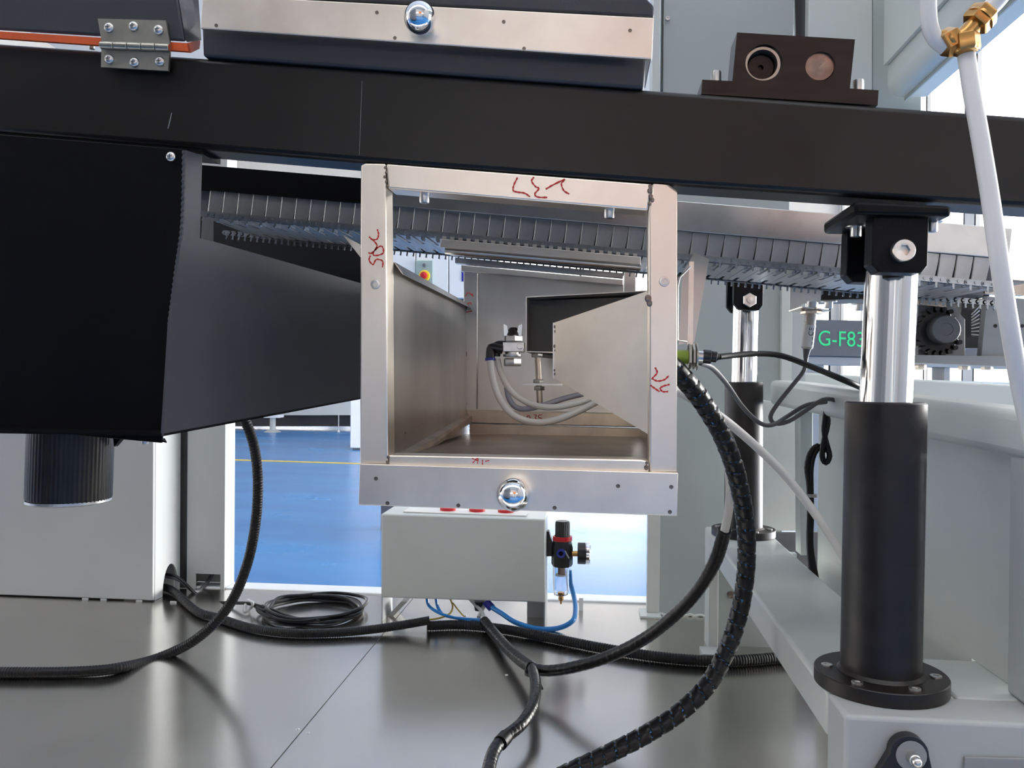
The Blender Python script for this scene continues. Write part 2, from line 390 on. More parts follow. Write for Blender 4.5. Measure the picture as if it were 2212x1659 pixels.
# grey machine with green lettering, right
Y = 5.0
c = P(1900, 1150, Y); c.z = 0
t = thing('lettered_machine', c, 'far grey machine with green G-F83 lettering behind the tall cylinder', 'machine')
obj('lettered_panel', quad([(1738, 690), (2360, 703), (2360, 782), (1738, 769)], Y, .25), darkgrey, t, bev=.004)
mb = MB(); o = P(1766, 746, Y - .002); ex = (P(1866, 749, Y - .002) - o).normalized()
text_mb(mb, 'G-F83', o, ex, ZU, (P(1766, 699, Y) - o).length * 1.0)
k = (P(1864, 748, Y) - o).length / (max(v.x for v in mb.v) - min(v.x for v in mb.v))
for v in mb.v: v.x = o.x + (v.x - o.x) * k
obj('lettering', mb, inkg, t, label='green printed letters')
mb = MB(); mb.prism([P(x, y, Y + .01) for x, y in [(1742, 770), (2360, 783), (2360, 800), (1742, 787)]], (0, .2, 0))
obj('rail', mb, midgrey, t)
for x, xw in ((1742, 38), (2040, 12), (2290, 12)):
    obj('post', quad([(x, 772), (x + xw, 772), (x + xw, 845), (x, 845)], Y + .02, .18), midgrey, t)
mb = MB(); mb.prism([P(x, y, Y + .01) for x, y in [(1742, 812), (2360, 832), (2360, 860), (1742, 840)]], (0, .2, 0))
obj('table_edge', mb, cream, t)
for x in (1760, 2330):
    a = P(x, 850, Y + .03); obj('leg', MB().box((a.x - .04, a.y, 0), (a.x + .04, a.y + .1, a.z)), midgrey, t)
# ================================================================== LEFT CABINET AND COLUMN
Yc, Yd = 2.29, 2.449
a = F(330, 1338, DECK); xr = P(330, 1200, Yc).x; zt = P(300, 340, Yc).z
t = thing('electric_cabinet', (xr - .4, Yc, DECK), 'pale grey cabinet standing under the black cover at the left', 'cabinet')
obj('front_panel', MB().box((xr - .85, Yc, DECK + .004), (xr, Yc + .012, zt)), cream2, t, bev=.003)
arch = [(xr - .006, 2.392 + .046 * math.cos(math.pi * i / 16), DECK + .001 + .088 * math.sin(math.pi * i / 16)) for i in range(16, -1, -1)]
obj('side_panel', MB().prism([(xr - .006, Yc + .0125, DECK + .001)] + arch + [(xr - .006, Yd, DECK + .001), (xr - .006, Yd, zt), (xr - .006, Yc + .0125, zt)], (.006, 0, 0)), cream2, t)
obj('inner_back', MB().box((xr - .85, Yc + .02, DECK + .001), (xr - .10, Yd, zt)), darkgrey, t)
obj('inner_liner', MB().box((xr - .095, Yd - .015, DECK + .001), (xr - .01, Yd - .001, DECK + .3)), cream2, t)
for i, px in enumerate((97, 140, 226, 308)):
    c = F(px, 1333 + i * 1.5, DECK); obj('hinge_tab', MB().box((c.x - .009, Yc - .0045, DECK), (c.x + .009, Yc - .0005, DECK + .005)), cream2, t)
obj('gap_shade_strip', MB().box((xr - .001, Yd + .0005, DECK + .001), (P(403, 1200, 2.449).x, Yd + .0025, zt)), black_pl, t)  # shade of the open gap beside the column, drawn as a black strip
# column with cable notch
Yk = 2.452
x0, x1 = P(404, 1200, Yk).x, P(485, 1200, Yk).x
zc = P(440, 300, Yk).z
n0, n1, nz = P(423, 1240, Yk).x, P(476, 1240, Yk).x, P(450, 1240, Yk).z
t = thing('corner_column', ((x0 + x1) / 2, Yk, DECK), 'pale square column with a cable notch beside the left cabinet', 'column')
obj('front_sheet', MB().prism([(x0, Yk, DECK), (n0, Yk, DECK), (n0, Yk, nz), (n1, Yk, nz), (n1, Yk, DECK), (x1, Yk, DECK), (x1, Yk, zc), (x0, Yk, zc)], (0, .003, 0)), cream2, t)
obj('side_sheet', MB().box((x1 - .003, Yk + .0032, DECK + .005), (x1, Yk + .07, zc)), cream2, t)
obj('back_sheet', MB().box((x0, Yk + .067, DECK + .005), (x1 - .0035, Yk + .07, zc)), colm, t)
obj('inner_sheet', MB().box((x0, Yk + .0032, DECK + .005), (x0 + .003, Yk + .066, zc)), colm, t)
# ================================================================== REAR COLUMN, POSTS AND FRAME AT THE RIGHT
Y = 2.35
xa, xb = P(1425, 900, Y).x, P(1692, 700, Y).x; xb2 = P(1717, 60, Y).x; zm = P(1500, -120, Y).z
t = thing('machine_column', ((xa + xb) / 2, Y, DECK), 'broad grey-green machine column behind the far cylinder', 'column')
obj('front_plate', MB().prism([(xa, Y, DECK), (xb, Y, DECK), (xb2, Y, zm), (xa, Y, zm)], (0, .12, 0)), colm, t, bev=.002)
obj('edge_strip', MB().box((P(1409, 100, Y).x, Y - .02, P(1400, 320, Y).z), (P(1425, 100, Y).x - .0005, Y + .12, zm)), cream, t, bev=.002)
obj('weld_seam', MB().tube([(xa + .01 * i, Y - .002, DECK + .003 + .002 * math.sin(i * 2.3)) for i in range(int((xb - xa) / .01))], .004, 6), cream, t)
c = P(1442, 41, Y - .001); obj('screw', MB().socket(c, YF, .006, .006), zinc, t)
Y = 2.40
xa0, xa1 = P(1396, 1200, Y).x, P(1424, 1200, Y).x
t = thing('slim_post', ((xa0 + xa1) / 2, Y, DECK), 'slim pale post on a foot plate left of the grey-green column', 'post')
obj('post_tube', MB().box((xa0, Y - .052, DECK + .006), (xa1 - .002, Y - .014, P(1400, 640, Y).z)), cream, t, bev=.002)
obj('foot_plate', MB().box((xa0 - .02, Y - .09, DECK), (xa1 + .001, Y - .006, DECK + .006)), cream, t, bev=.001)
# upper panels behind the bearing block
Y = 2.3
t = thing('upper_panel', P(1830, 300, Y), 'pale upright panel behind the bearing block at top right', 'panel')
obj('gap_lining', quad([(1716, -80), (1748, -80), (1748, 260), (1722, 260)], Y + .06, .02), black_pl, t)
obj('left_sheet', quad([(1748, -80), (1884, -80), (1884, 300), (1744, 300)], Y, .04), cream, t, bev=.002)
obj('right_sheet', quad([(1885, -80), (1990, -80), (1990, 300), (1885, 300)], Y + .012, .03), colm, t, bev=.002)
# horizontal tube that runs away from the camera, upper right
zb = 1.15 + .75
def lx(v): return v
prof = [(x_ - .042, z_) for x_, z_ in [(.80, zb + .30), (.80, zb + .035)] + [(.835 - .035 * math.cos(R(a_)), zb + .035 - .035 * math.sin(R(a_))) for a_ in (15, 30, 45, 60, 75, 90)] + [(.898, zb), (.898, zb + .30)]]
t = thing('overhead_tube', (.85, 1.6, zb), 'pale overhead tube running away from the camera at top right', 'beam')
obj('square_tube', MB().prism([(x, .75, z) for x, z in prof], (0, 1.53, 0)), cream, t)
obj('side_sheet', MB().box((.747, .75, zb + .085), (.7565, 2.28, zb + .4)), cream, t)
obj('under_rib', MB().box((.800, .75, zb - .010), (.804, 2.28, zb - .0005)), colm, t)
# side frame, right (runs away from the camera)
fa = [P(1662, 821, 2.10), P(1662, 874, 2.10)]; na = [P(2240, 893, .98), P(2240, 1002, .98)]
t = thing('side_frame', F(1980, 1520, DECK), 'pale right side frame with rounded top rail and flat side sheet', 'machine frame')
off = Vector((.07, 0, 0))
obj('top_rail', MB().hexa([na[0], na[1], na[1] + off, na[0] + off], [fa[0], fa[1], fa[1] + off, fa[0] + off]), cream, t, bev=.012, seg=3)
sp = [P(1757, 892, 1.86), P(2172, 985, 1.06)]; sb = [P(1757, 1290, 1.86), P(2163, 1492, 1.06)]
sb[0].z = DECK + .29; sb[1].z = DECK + .29
off2 = Vector((.01, .002, 0))
sp = [p + Vector((.012, 0, 0)) for p in sp]; sb = [Vector((p.x, p.y, q.z)) for p, q in zip(sp, sb)]
obj('side_sheet', MB().hexa([sp[1], sb[1], sb[1] + off2, sp[1] + off2], [sp[0], sb[0], sb[0] + off2, sp[0] + off2]), cream, t)
lw = [p.lerp(q, .13) for p, q in ((sb[1], sb[0]),)][0]
obj('lower_sheet', MB().hexa([lw, Vector((lw.x, lw.y, DECK + .03)), Vector((lw.x, lw.y, DECK + .03)) + off2, lw + off2], [sb[0], Vector((sb[0].x, sb[0].y, DECK + .03)), Vector((sb[0].x, sb[0].y, DECK + .03)) + off2, sb[0] + off2]), cream, t)
obj('gap_shade_panel', quad([(1640, 1150), (1800, 1150), (1800, 1400), (1640, 1400)], 2.22, .01), darkgrey, t)  # dark sheet standing in for the shaded gap below the rear sheet
e0 = P(2174, 986, 1.052); obj('near_post', MB().box((e0.x, .97, 1.15 - .37), (e0.x + .08, 1.045, P(2200, 990, 1.0).z)), cream2, t, bev=.004)
obj('rear_post', quad([(1728, 880), (1756, 888), (1756, 1200), (1730, 1200)], 1.90, .05), colm, t, bev=.002)
obj('rear_sheet', quad([(1630, 862), (1727, 874), (1725, 1147), (1630, 1147)], 2.17, .03), cream, t, bev=.002)
obj('cable_clip', quad([(1795, 862), (1806, 862), (1804, 900), (1796, 895)], 1.72, .02), sinter, t)
obj('cross_rail', quad([(1690, 802), (2330, 840), (2330, 940), (1690, 890)], 2.5, .08), cream, t, bev=.006)
# white post behind sensor
Y = 2.32
t = thing('white_post', P(1712, 900, Y), 'white upright post between the grey-green column and the small sensor', 'post')
obj('front_sheet', quad([(1690, 560), (1712, 560), (1709, 838), (1688, 838)], Y, .02), cream, t)
obj('inner_sheet', quad([(1713, 560), (1741, 560), (1739, 838), (1710, 838)], Y + .02, .02), cream2, t)
# ================================================================== BASE BEAM FOR THE CYLINDERS
zt = 1.15 - .3705; XL = .278; XRt = .425; Y0, Y1 = .95, 2.14; zlow = 1.15 - .4257
t = thing('base_beam', (.35, 1.5, DECK), 'pale sloping-edged base beam that carries the two black cylinders', 'beam')
obj('top_beam', MB().box((XL, Y0 + .071, zlow), (XRt, Y1, zt)), cream, t, bev=.006, seg=3)
obj('front_leg', MB().box((XL, Y0, DECK), (XL + .30, Y0 + .07, zt)), cream2, t, bev=.005, seg=3)
obj('cross_top', MB().box((XRt + .0005, Y0 + .071, zlow), (XL + .40, 1.16, zt)), cream, t, bev=.003)
obj('front_leg', MB().box((XL + .302, Y0 + .004, DECK + .02), (XL + .42, Y0 + .07, zt)), cream2, t, bev=.004)
x0 = P(1526, 1250, 2.10).x; x1 = P(1546, 1250, 2.10).x
obj('rear_leg', MB().box((x0, 2.05, DECK), (x1, 2.13, zlow + .052)), cream, t, bev=.002)
obj('rear_web', MB().box((x1 + .0005, 2.10, DECK), (P(1720, 1300, 2.1).x, 2.125, zlow)), colm, t)
c = P(1579, 1285, 2.099); obj('web_hole_plug', MB().lathe(c, YF, [(.009, 0), (.009, .002), (.006, .002), (1e-5, .0005)]), weldm, t)
c = F(1522, 1408, DECK); obj('foot_pad', MB().box((c.x - .012, 1.99, DECK), (c.x + .03, 2.049, DECK + .012)), cream2, t)
c = P(2150, 1665, Y0); obj('slot_plate', quad([(2084, 1636), (2260, 1640), (2260, 1700), (2080, 1700)], Y0 - .004, .0035), midgrey, t, bev=.001)
# black lever with washer and bolt
Y = Y0 - .001
t = thing('pivot_lever', P(1970, 1630, Y), 'black pivot lever with washer on the pale leg at bottom right', 'lever')
hd = circ(1965, 1630, Y - .014, 42, 28)
top = [p for p in hd if p.z >= P(1965, 1632, Y - .014).z]
top.sort(key=lambda p: -p.x)
obj('lever_arm', MB().prism(top + [P(1880, 1700, Y - .014), P(2022, 1700, Y - .014)], (0, .013, 0)), black_pl, t, bev=.002)
c = P(1968, 1632, Y - .0145); obj('washer', MB().lathe(c, YF, [(.0160, 0), (.0160, .0015), (.0062, .0015)]), midgrey, t)
obj('bolt', MB().lathe(c, YF, [(.006, 0), (.006, .012), (.0052, .013)], 16).ball(c + YF * .014 + Vector((.001, 0, -.001)), .0056, 16, 10), zinc, t)
# ================================================================== LIFTING CYLINDERS
def cylinder(Ya, s, base, top, rodtop, clev, rb, rr, rfl, label, near):
    b_, tp, rt = P(*base, Ya), P(*top, Ya), P(*rodtop, Ya)
    b_.z = zt + .0175
    ax = (tp - b_).normalized()
    t = thing('lift_cylinder', (b_.x, b_.y, zt), label, 'cylinder', 'lift cylinders on the base beam')
    fl = obj('flange', MB().lathe((b_.x, b_.y, zt), ZU, [(rfl - .001, 0), (rfl, .001), (rfl, .0165), (rfl - .001, .0175)], 48), blackm, t)
    for k in range(6):
        an = R(48 + 60 * k); c = Vector((b_.x + math.cos(an) * rfl * .80, b_.y + math.sin(an) * rfl * .80, zt + .0172))
        obj('bolt', MB().socket(c, ZU, .0068, .0022), zinc, fl)
    L = (tp - b_).length
    obj('barrel', MB().lathe(b_, ax, [(rb + .004, 0), (rb, .004), (rb, L - .002), (rb - .002, L), (rr + .002, L), (rr + .002, L - .003)], 48), blackm, t)
    rd = (rt - tp); obj('rod', MB().lathe(tp - rd.normalized() * .02, rd, [(rr, 0), (rr, rd.length + .02)], 40, cap=True), rodm, t)
    return t, rt
t, rt = cylinder(1.05, 1, (1902, 1437), (1913, 868), (1925, 588), None, .0462, .0300, .0765, 'near tall black lift cylinder with bright chrome rod, right foreground', True)
# clevis of the near cylinder
Yl = .985
pl = [(1849, 437), (2055, 437), (2057, 452), (2050, 468), (1846, 468)]
pc = obj('mounting_plate', MB().prism([P(x, y, Yl - .01) for x, y in [(1846, 434), (2056, 444), (2056, 468), (1846, 463)]], (0, .13, 0)), blackp, t, bev=.004)
lug = [P(x, y, Yl) for x, y in [(1886, 466), (2007, 468), (2004, 574), (1990, 590), (1898, 588), (1882, 570)]]
obj('front_lug', MB().prism(lug, (0, .028, 0)), blackp, t, bev=.0015)
obj('rear_lug', MB().prism([p + Vector((0, .095, 0)) for p in lug], (0, .028, 0)), blackp, t, bev=.0015)
obj('rod_eye', MB().prism([P(x, y, 1.04) for x, y in [(1888, 510), (1975, 510), (1975, 588), (1888, 588)]], (0, .03, 0)), blackm, t, bev=.002)
obj('rod_collar', MB().lathe(rt - Vector((0, 0, .008)), ZU, [(.028, 0), (.028, .008), (.024, .012)], 30), steel, t)
c = P(1947, 543, Yl - .0005); obj('pivot_bolt', MB().socket(c, YF, .0128, .010), zinc, t)
zb_ = P(1950, 465.5, Yl - .01).z
for px, Yq in ((1849, 1.045), (2013, 1.015)):
    c = P(px, 466, Yq); c.z = zb_ + .001
    obj('washer', MB().lathe(c, -ZU, [(.012, 0), (.012, .0016), (.006, .0016)]), zinc, t)
    obj('bolt', MB().socket(c - ZU * .0016, -ZU, .0064, .0115), zinc, t)
t, rt = cylinder(2.03, .52, (1606, 1128), (1607, 825), (1611, 655), None, .0445, .0300, .0745, 'far black lift cylinder behind the hose bundle, partly hidden by the chain', False)
lug = [P(x, y, 1.96) for x, y in [(1586, 560), (1650, 560), (1648, 660), (1639, 671), (1596, 668), (1585, 655)]]
obj('front_lug', MB().prism(lug, (0, .022, 0)), blackp, t, bev=.002)
obj('rear_lug', MB().prism([p + Vector((0, .10, 0)) for p in lug], (0, .022, 0)), blackp, t, bev=.002)
obj('rod_eye', MB().prism([P(x, y, 2.0) for x, y in [(1590, 600), (1640, 600), (1640, 656), (1590, 656)]], (0, .04, 0)), blackm, t)
c = P(1618, 649, 1.9595); obj('pivot_nut', MB().nut(c, YF, .029, .012), zinc, t)
obj('pivot_bolt_end', MB().lathe(c + YF * .012, YF, [(.008, 0), (.0075, .004), (1e-5, .0045)], 16), zinc, t)
# ================================================================== MAIN BEAM
Y = 1.0
t = thing('support_beam', P(1106, 385, Y), 'long brown-black square beam crossing the whole picture', 'beam')
bt = [(-90, 86), (440, 124), (1410, 192), (1900, 228), (2320, 259)]
bl = [(2320, 454), (2212, 447), (1850, 430), (1410, 398), (780, 350), (400, 318), (-90, 277)]
mb = MB().prism([P(-90, 86, Y), P(2320, 258, Y), P(2320, 455, Y), P(1410, 396, Y), P(780, 350, Y), P(-90, 277, Y)], (0, .056, 0))
obj('beam_tube', mb, beam_m, t, bev=.007, seg=3)
obj('side_step', quad([(-90, 279), (438, 322), (438, 333), (-90, 290)], Y + .004, .05), blackp, t)
obj('scratch', MB().ribbon([P(371, 244, Y - .0002), P(367, 262, Y - .0002), P(363, 278, Y - .0002)], .0012), midgrey, t)
obj('weld_line', MB().ribbon([P(782, 175, Y - .0001), P(779, 260, Y - .0001), P(776, 335, Y - .0001)], .0005, th=.0002), midgrey, t)
# bearing block on the beam
Y = 1.005
t = thing('bearing_block', P(1705, 215, Y), 'stepped brown-black bearing block bolted on top of the beam', 'bearing block')
out = [(1592, 70), (1847, 85), (1836, 191), (1898, 195), (1896, 227), (1515, 203), (1517, 172), (1582, 175)]
h1, h2 = circ(1650, 135, Y, 40, 28), circ(1772, 143, Y, 32.5, 28)
obj('block_body', MB().prism([P(x, y, Y) for x, y in out], (0, .045, 0), [h1, h2]), blockm, t)
c = P(1647, 139, Y + .003)
obj('bearing_ring', MB().lathe(c, YF, [(.0208, -.02), (.0208, 0), (.0175, 0), (.0168, -.012), (.0168, -.02)], 32, cap=False), hingem, t)
obj('shaft_end', MB().lathe(c - YF * .022, YF, [(.0166, -.01), (.0166, .008), (.0150, .011), (.0035, .011), (.003, .006), (1e-5, .006)], 32), blockm, t)
c = P(1771, 143, Y + .004); obj('shaft_end', MB().lathe(c, YF, [(.0172, -.03), (.0172, -.001), (.0165, 0), (.004, 0), (1e-5, -.002)], 32), discm, t)
for px, py in ((1550, 174), (1862, 193)):
    c = P(px, py, Y) + Vector((0, .014, .0005)); obj('bolt', MB().socket(c, ZU, .0062, .0150), zinc, t)
# ================================================================== LEFT HOOD, GASKET, HINGE
Y = .99
t = thing('charcoal_hood', P(200, 92, Y), 'charcoal painted hood with an orange lower edge at top left', 'hood')
a4 = [P(-90, -60, Y), P(375, -60, Y), P(399, 88, Y), P(-90, 58, Y)]
bq = [P(424, -60, Y + .04), P(434, 84, Y + .04)]
mb = MB().prism([a4[0], a4[1], a4[2], a4[3]], (0, .006, 0))
obj('hood_front', mb, hoodm, t, bev=.003)
mb = MB(); mb.hexa([a4[1] + Vector((.0003, .0003, 0)), a4[2] + Vector((.0003, .0003, 0)), bq[1], bq[0]], [a4[1] + Vector((.0003, .006, 0)), a4[2] + Vector((.0003, .006, 0)), bq[1] + Vector((-.002, .006, 0)), bq[0] + Vector((-.002, .006, 0))])
obj('hood_corner', mb, hoodm, t, bev=.003)
gq = [P(-90, 62, Y + .0005), P(404, 93, Y + .0005), P(408, 111, Y + .0005), P(-90, 76, Y + .0005)]
g2 = [P(429, 86, Y + .042), P(427, 102, Y + .042)]
mb = MB().prism(gq, (0, .005, 0)).hexa([gq[1], gq[2], g2[1], g2[0]], [gq[1] + Vector((0, .005, 0)), gq[2] + Vector((0, .005, 0)), g2[1] + Vector((0, .005, 0)), g2[0] + Vector((0, .005, 0))])
obj('gasket', mb, orange, t, label='orange lower edge strip')
c = P(199, 100, Y + .03); obj('spacer', MB().cyl(P(199, 88, Y + .03), P(199, 106, Y + .03), .0035, n=12), zinc, t)
Y = .984
t = thing('butt_hinge', P(291, 152, Y), 'steel butt hinge with six round screws between hood and beam', 'hinge')
obj('upper_leaf', quad([(211, 40), (358, 44), (367, 93), (366, 100), (218, 97), (219, 88)], Y, .004, MB()), hingem, t)
obj('lower_leaf', quad([(219, 104), (366, 109), (363, 153), (218, 145)], Y + .004, .004), hingem, t)
c0, c1 = P(217, 97.5, Y - .001), P(367, 103, Y - .001)
for i in range(5):
    a_, b_ = c0.lerp(c1, i / 5 + .004), c0.lerp(c1, (i + 1) / 5 - .004)
    obj('knuckle', MB().cyl(a_, b_, .0047, n=16, ch=.0006), hingem, t)
for px, py, dY in ((236, 60, 0), (289, 57, 0), (343, 65, 0), (237, 128, .004), (291, 135, .004), (346, 133, .004)):
    c = P(px, py, Y + dY - .0004); sc = obj('screw', MB().pan(c, YF, .0062, .0042), zinc, t)
    obj('cross_slot', MB().box(c + Vector((-.003, -.0043, -.0005)), c + Vector((.003, -.0036, .0005))).box(c + Vector((-.0005, -.0043, -.003)), c + Vector((.0005, -.0036, .003))), darkgrey, sc)
# ================================================================== MIDDLE HOOD WITH STAINLESS FRONT
Y = .985
t = thing('oven_hood', P(920, 175, Y), 'long charcoal oven hood with a stainless front strip at top centre', 'hood')
obj('lower_band', quad([(436, 58), (1396, 124), (1390, 191), (438, 121)], Y + .012, .25), hoodm, t, bev=.003)
obj('front_strip', quad([(437, -12), (1413, 38), (1408, 128), (433, 61)], Y - .006, .0055), steel, t, bev=.0012, label='brushed stainless front strip')
zlid = [P(436, -14, Y), P(1413, 37, Y), P(1410, 22, Y + .01), P(437, -28, Y + .01)]
obj('lid', MB().prism([P(437, -40, Y + .0), P(1360, -40, Y + .0), P(1413, 12, Y), P(1413, 37, Y), P(436, -14, Y)], (0, .12, 0)), hoodm, t, bev=.003)
obj('end_sheet', MB().prism([P(1409, 40, Y + .02), P(1404, 130, Y + .02), P(1392, 190, Y + .13), P(1398, 40, Y + .13)], (.001, 0, 0)), darkgrey, t)
for px, py in ((814, 27), (853, 82), (1132, 105), (1088, 47), (1361, 66), (467, 55)):
    c = P(px, py, Y - .0062); obj('rivet_hole', MB().lathe(c, YF, [(.0022, 0), (.0022, .0003), (1e-5, .0003)], 12), weldm, t)
def knob(parent, px, py, Y, rpx, nm='ball_knob'):
    r_ = rpx * mpx(Y) ; c = P(px, py, Y)
    cc = Vector((c.x, Y - r_ * .80 - .004, c.z))
    k = obj(nm, MB().ball(P(px, py, cc.y), r_ * (cc.y / Y), 40, 24), chrome, parent, label='polished chrome ball')
    obj('knob_neck', MB().cyl(P(px, py, Y - .006), P(px, py, Y + .0005), r_ * .5, n=20), chrome, k)
knob(t, 907, 39, Y - .006, 35)
# ================================================================== LEFT BLACK COVER, DUCT, MOTOR
Y = .96
t = thing('fan_cover', P(180, 945, Y), 'large black sheet-metal cover with tapering duct at the left', 'cover')
fr = [(-90, 283), (399, 322), (394, 480), (366, 700), (349, 957), (-90, 917)]
obj('front_sheet', quad(fr, Y, .004), blackp, t, bev=.001)
Yn, Yf = Y + .0042, 1.36
side = [(397, 324), (437, 336), (432, 515), (459, 521), (780, 612), (780, 862), (352, 940)]
def duct_pt(px, py):                      # the duct side is one flat upright sheet from the cover's edge to the box
    a_, b_ = P(397, 640, Yn), P(780, 640, Yf)
    d = ray(px, py); n_ = Vector((b_.y - a_.y, -(b_.x - a_.x), 0)); k = n_.dot(a_ - CAM) / n_.dot(d)
    return CAM + d * k
sp_ = [duct_pt(x, y) for x, y in side]
lo_ = duct_pt(352, 940)
nn = Vector((-.003, -.0, 0))
front_edge = [(399, 324), (394, 480), (367, 700), (352, 940)]
poly = [duct_pt(x, y) for x, y in [(401, 324), (437, 336), (432, 515), (459, 521), (780, 612), (780, 862), (353, 942), (368, 700), (397, 480)]]
obj('duct_side', MB().prism(poly, (-.004, 0.001, 0)), lit_black, t)
bl_ = [duct_pt(354, 942), duct_pt(780, 862)]
obj('duct_bottom', MB().prism([bl_[0], bl_[1], bl_[1] + Vector((-.3, 0, .0)), bl_[0] + Vector((-.3, 0, 0))], (0, 0, .003)), blackp, t)
obj('weld_seam', MB().tube([P(398, 326, Y + .001), P(394, 480, Y + .001), P(380, 590, Y + .001), P(366, 700, Y + .001)], .0024, 8, rf=lambda s, a_: 1 + .25 * math.sin(s * 900), step=.0015), lit_black, t)
obj('bottom_lip', MB().prism([P(346, 953, Y + .001), P(360, 957, Y + .001), P(356, 950, Y + .05), P(340, 950, Y + .05)], (0, 0, .002)), blackp, t)
obj('notch_flange', MB().prism([P(437, 468, 1.05), P(459, 470, 1.07), P(459, 522, 1.07), P(434, 516, 1.05)], (0, .003, 0)), lit_black, t)
obj('inner_back', MB().prism([P(240, 360, 1.66), P(800, 402, 1.66), P(800, 640, 1.66), P(240, 640, 1.66)], (0, .004, 0)), black_pl, t)
c = P(370, 339, Y - .0004); sc = obj('screw', MB().pan(c, YF, .0062, .0045), zinc, t)
obj('cross_slot', MB().box(c + Vector((-.003, -.0046, -.0005)), c + Vector((.003, -.0038, .0005))).box(c + Vector((-.0005, -.0046, -.003)), c + Vector((.0005, -.0038, .003))), darkgrey, sc)
c = P(313, 952, Y + .03); obj('lower_bolt', MB().cyl(c + ZU * .006, c - ZU * .004, .005, .004, 16), zinc, t)
Ym = 1.10
t = thing('blower_motor', P(150, 1085, Ym), 'round black motor body hanging under the black cover', 'motor')
a_, b_ = P(155, 900, Ym), P(149, 1076, Ym); rm = 90 * mpx(Ym)
ribf = lambda k, th: 1 + .006 * math.cos(th * 60)
obj('motor_body', MB().lathe(b_, a_ - b_, [(rm * .985, 0), (rm, .003), (rm, (a_ - b_).length)], 240, ribf), blackm, t)
obj('end_rim', MB().lathe(b_ - ZU * .006, ZU, [(rm * .93, 0), (rm * .99, .002), (rm * .99, .0055)], 60), alu, t)
obj('side_bracket', quad([(243, 935), (268, 940), (246, 965)], Ym, .01), blackp, t)
# ================================================================== CHAIN CONVEYOR
Yn, Yfar = 1.35, 1.585
pa, pb = P(450, 410, Yn), P(2012, 545, Yn)
dirx = (pb - pa).normalized(); ang = math.atan2(-dirx.z, dirx.x)      # rotation about +Y
up = Vector((-dirx.z, 0, dirx.x))
PITCHC = .0254
conv = thing('chain_conveyor', P(1106, 560, Yn), 'steel twin-chain conveyor with hanging blades, crossing behind the beam', 'conveyor')
ca, cb = P(450, 463, Yn), P(2000, 602, Yn)
cdir = (cb - ca).normalized(); cang = math.atan2(-cdir.z, cdir.x); cup = Vector((-cdir.z, 0, cdir.x))
# guide rail above the blades: one bar
rl0, rl1 = P(410, 406, Yn), P(2182, 560, Yn)
hr = .047
rail_parts = [(410, 1500), (1500, 2182)]
ra, rb = pa - dirx * .04, P(2180, 559, Yn)
rs = ra + dirx * ((P(800, 440, Yn).x - ra.x) / dirx.x)
obj('guide_rail', MB().prism([rs, rb, rb + up * hr, rs + up * hr], (0, .03, 0)), alu, conv, bev=.0012)
obj('rail_shade_black', MB().prism([ra, rs - dirx * .001, rs - dirx * .001 + up * .041, ra + up * .041], (0, .03, 0)), blackp, conv)  # left length of the rail in black, in place of shade under the hood
# blades
bw, bh = .0250, (P(1480, 494, Yn) - P(1480, 549, Yn)).length
mb = MB()
rows = 7
Lb = [(-bw / 2 - .0012 * (j / (rows - 1)) ** 2, 0.0, -bh * j / (rows - 1)) for j in range(rows)]
Rb = [(bw / 2 - .0004 - .0040 * (j / (rows - 1)) ** 1.8, 0.0011, -bh * j / (rows - 1)) for j in range(rows)]
for j in range(rows - 1):
    mb.prism([Lb[j], Rb[j], Rb[j + 1], Lb[j + 1]], (0, .0010, 0))
mb.tube([(x_ + .0004, y_ - .0002, z_) for x_, y_, z_ in Lb], .0009, 6, smooth=False)
blade_me = mesh('blade', mb, blade_m, Vector((0, 0, 0)), 60)
def ru(vec): return vec
x_first = P(452, 412, Yn); nbl = int((rb - x_first).dot(dirx) / PITCHC)
for k in range(nbl):
    place('blade', blade_me, x_first + dirx * (PITCHC * (k + .5)) + Vector((0, .004, 0)) + up * .0012, conv, (0, ang, 0))
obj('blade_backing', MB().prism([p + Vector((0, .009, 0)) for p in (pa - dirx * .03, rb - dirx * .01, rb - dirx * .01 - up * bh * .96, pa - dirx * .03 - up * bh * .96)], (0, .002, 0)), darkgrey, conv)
# near and far chain strands: links (plates with rollers)
def link_mesh(tooth):
    mb = MB(); h = .0045; L = .0127
    for y_ in (0, .009):
        o = []
        for i in range(9): o.append((L / 2 + h * math.sin(math.pi * i / 8) - .0008, y_, h * math.cos(math.pi * i / 8)))
        for i in range(9): o.append((-L / 2 - h * math.sin(math.pi * i / 8) + .0008, y_, -h * math.cos(math.pi * i / 8)))
        mb.prism(o, (0, .0011, 0))
    mb.cyl((-L / 2, -.003, 0), (-L / 2, .013, 0), .0022, n=10)
    mb.cyl((L / 2, .001, 0), (L / 2, .0088, 0), .0042, n=12)
    if tooth:
        mb.box((-.0016, .001, -.0125), (.0016, .0022, -.003)); mb.cyl((0, -.001, -.0115), (0, .004, -.0115), .0017, n=8)
    return mesh('chain_link', mb, dark_link, Vector((0, 0, 0)))
lk0 = link_mesh(False); lk1 = link_mesh(True)
nl = int((P(2205, 615, Yn) - ca).dot(cdir) / .0127)
for k in range(nl):
    place('chain_link', lk0 if k % 2 else lk1, ca + cdir * (.0127 * (k - .5)) + Vector((0, -.006 + (.0016 if k % 2 else 0), 0)), conv, (0, cang, 0))
fo = P(1550, 600, Yfar) - ca; fo = Vector((0, Yfar - Yn, fo.dot(cup) * cup.z)) 
fbase = P(1550, 600, Yfar); fbase = fbase - cdir * ((fbase.x - ca.x) / cdir.x)
for k in range(-6, nl + 8):
    place('chain_link', lk1, fbase + cdir * (.0127 * k), conv, (0, cang, 0))
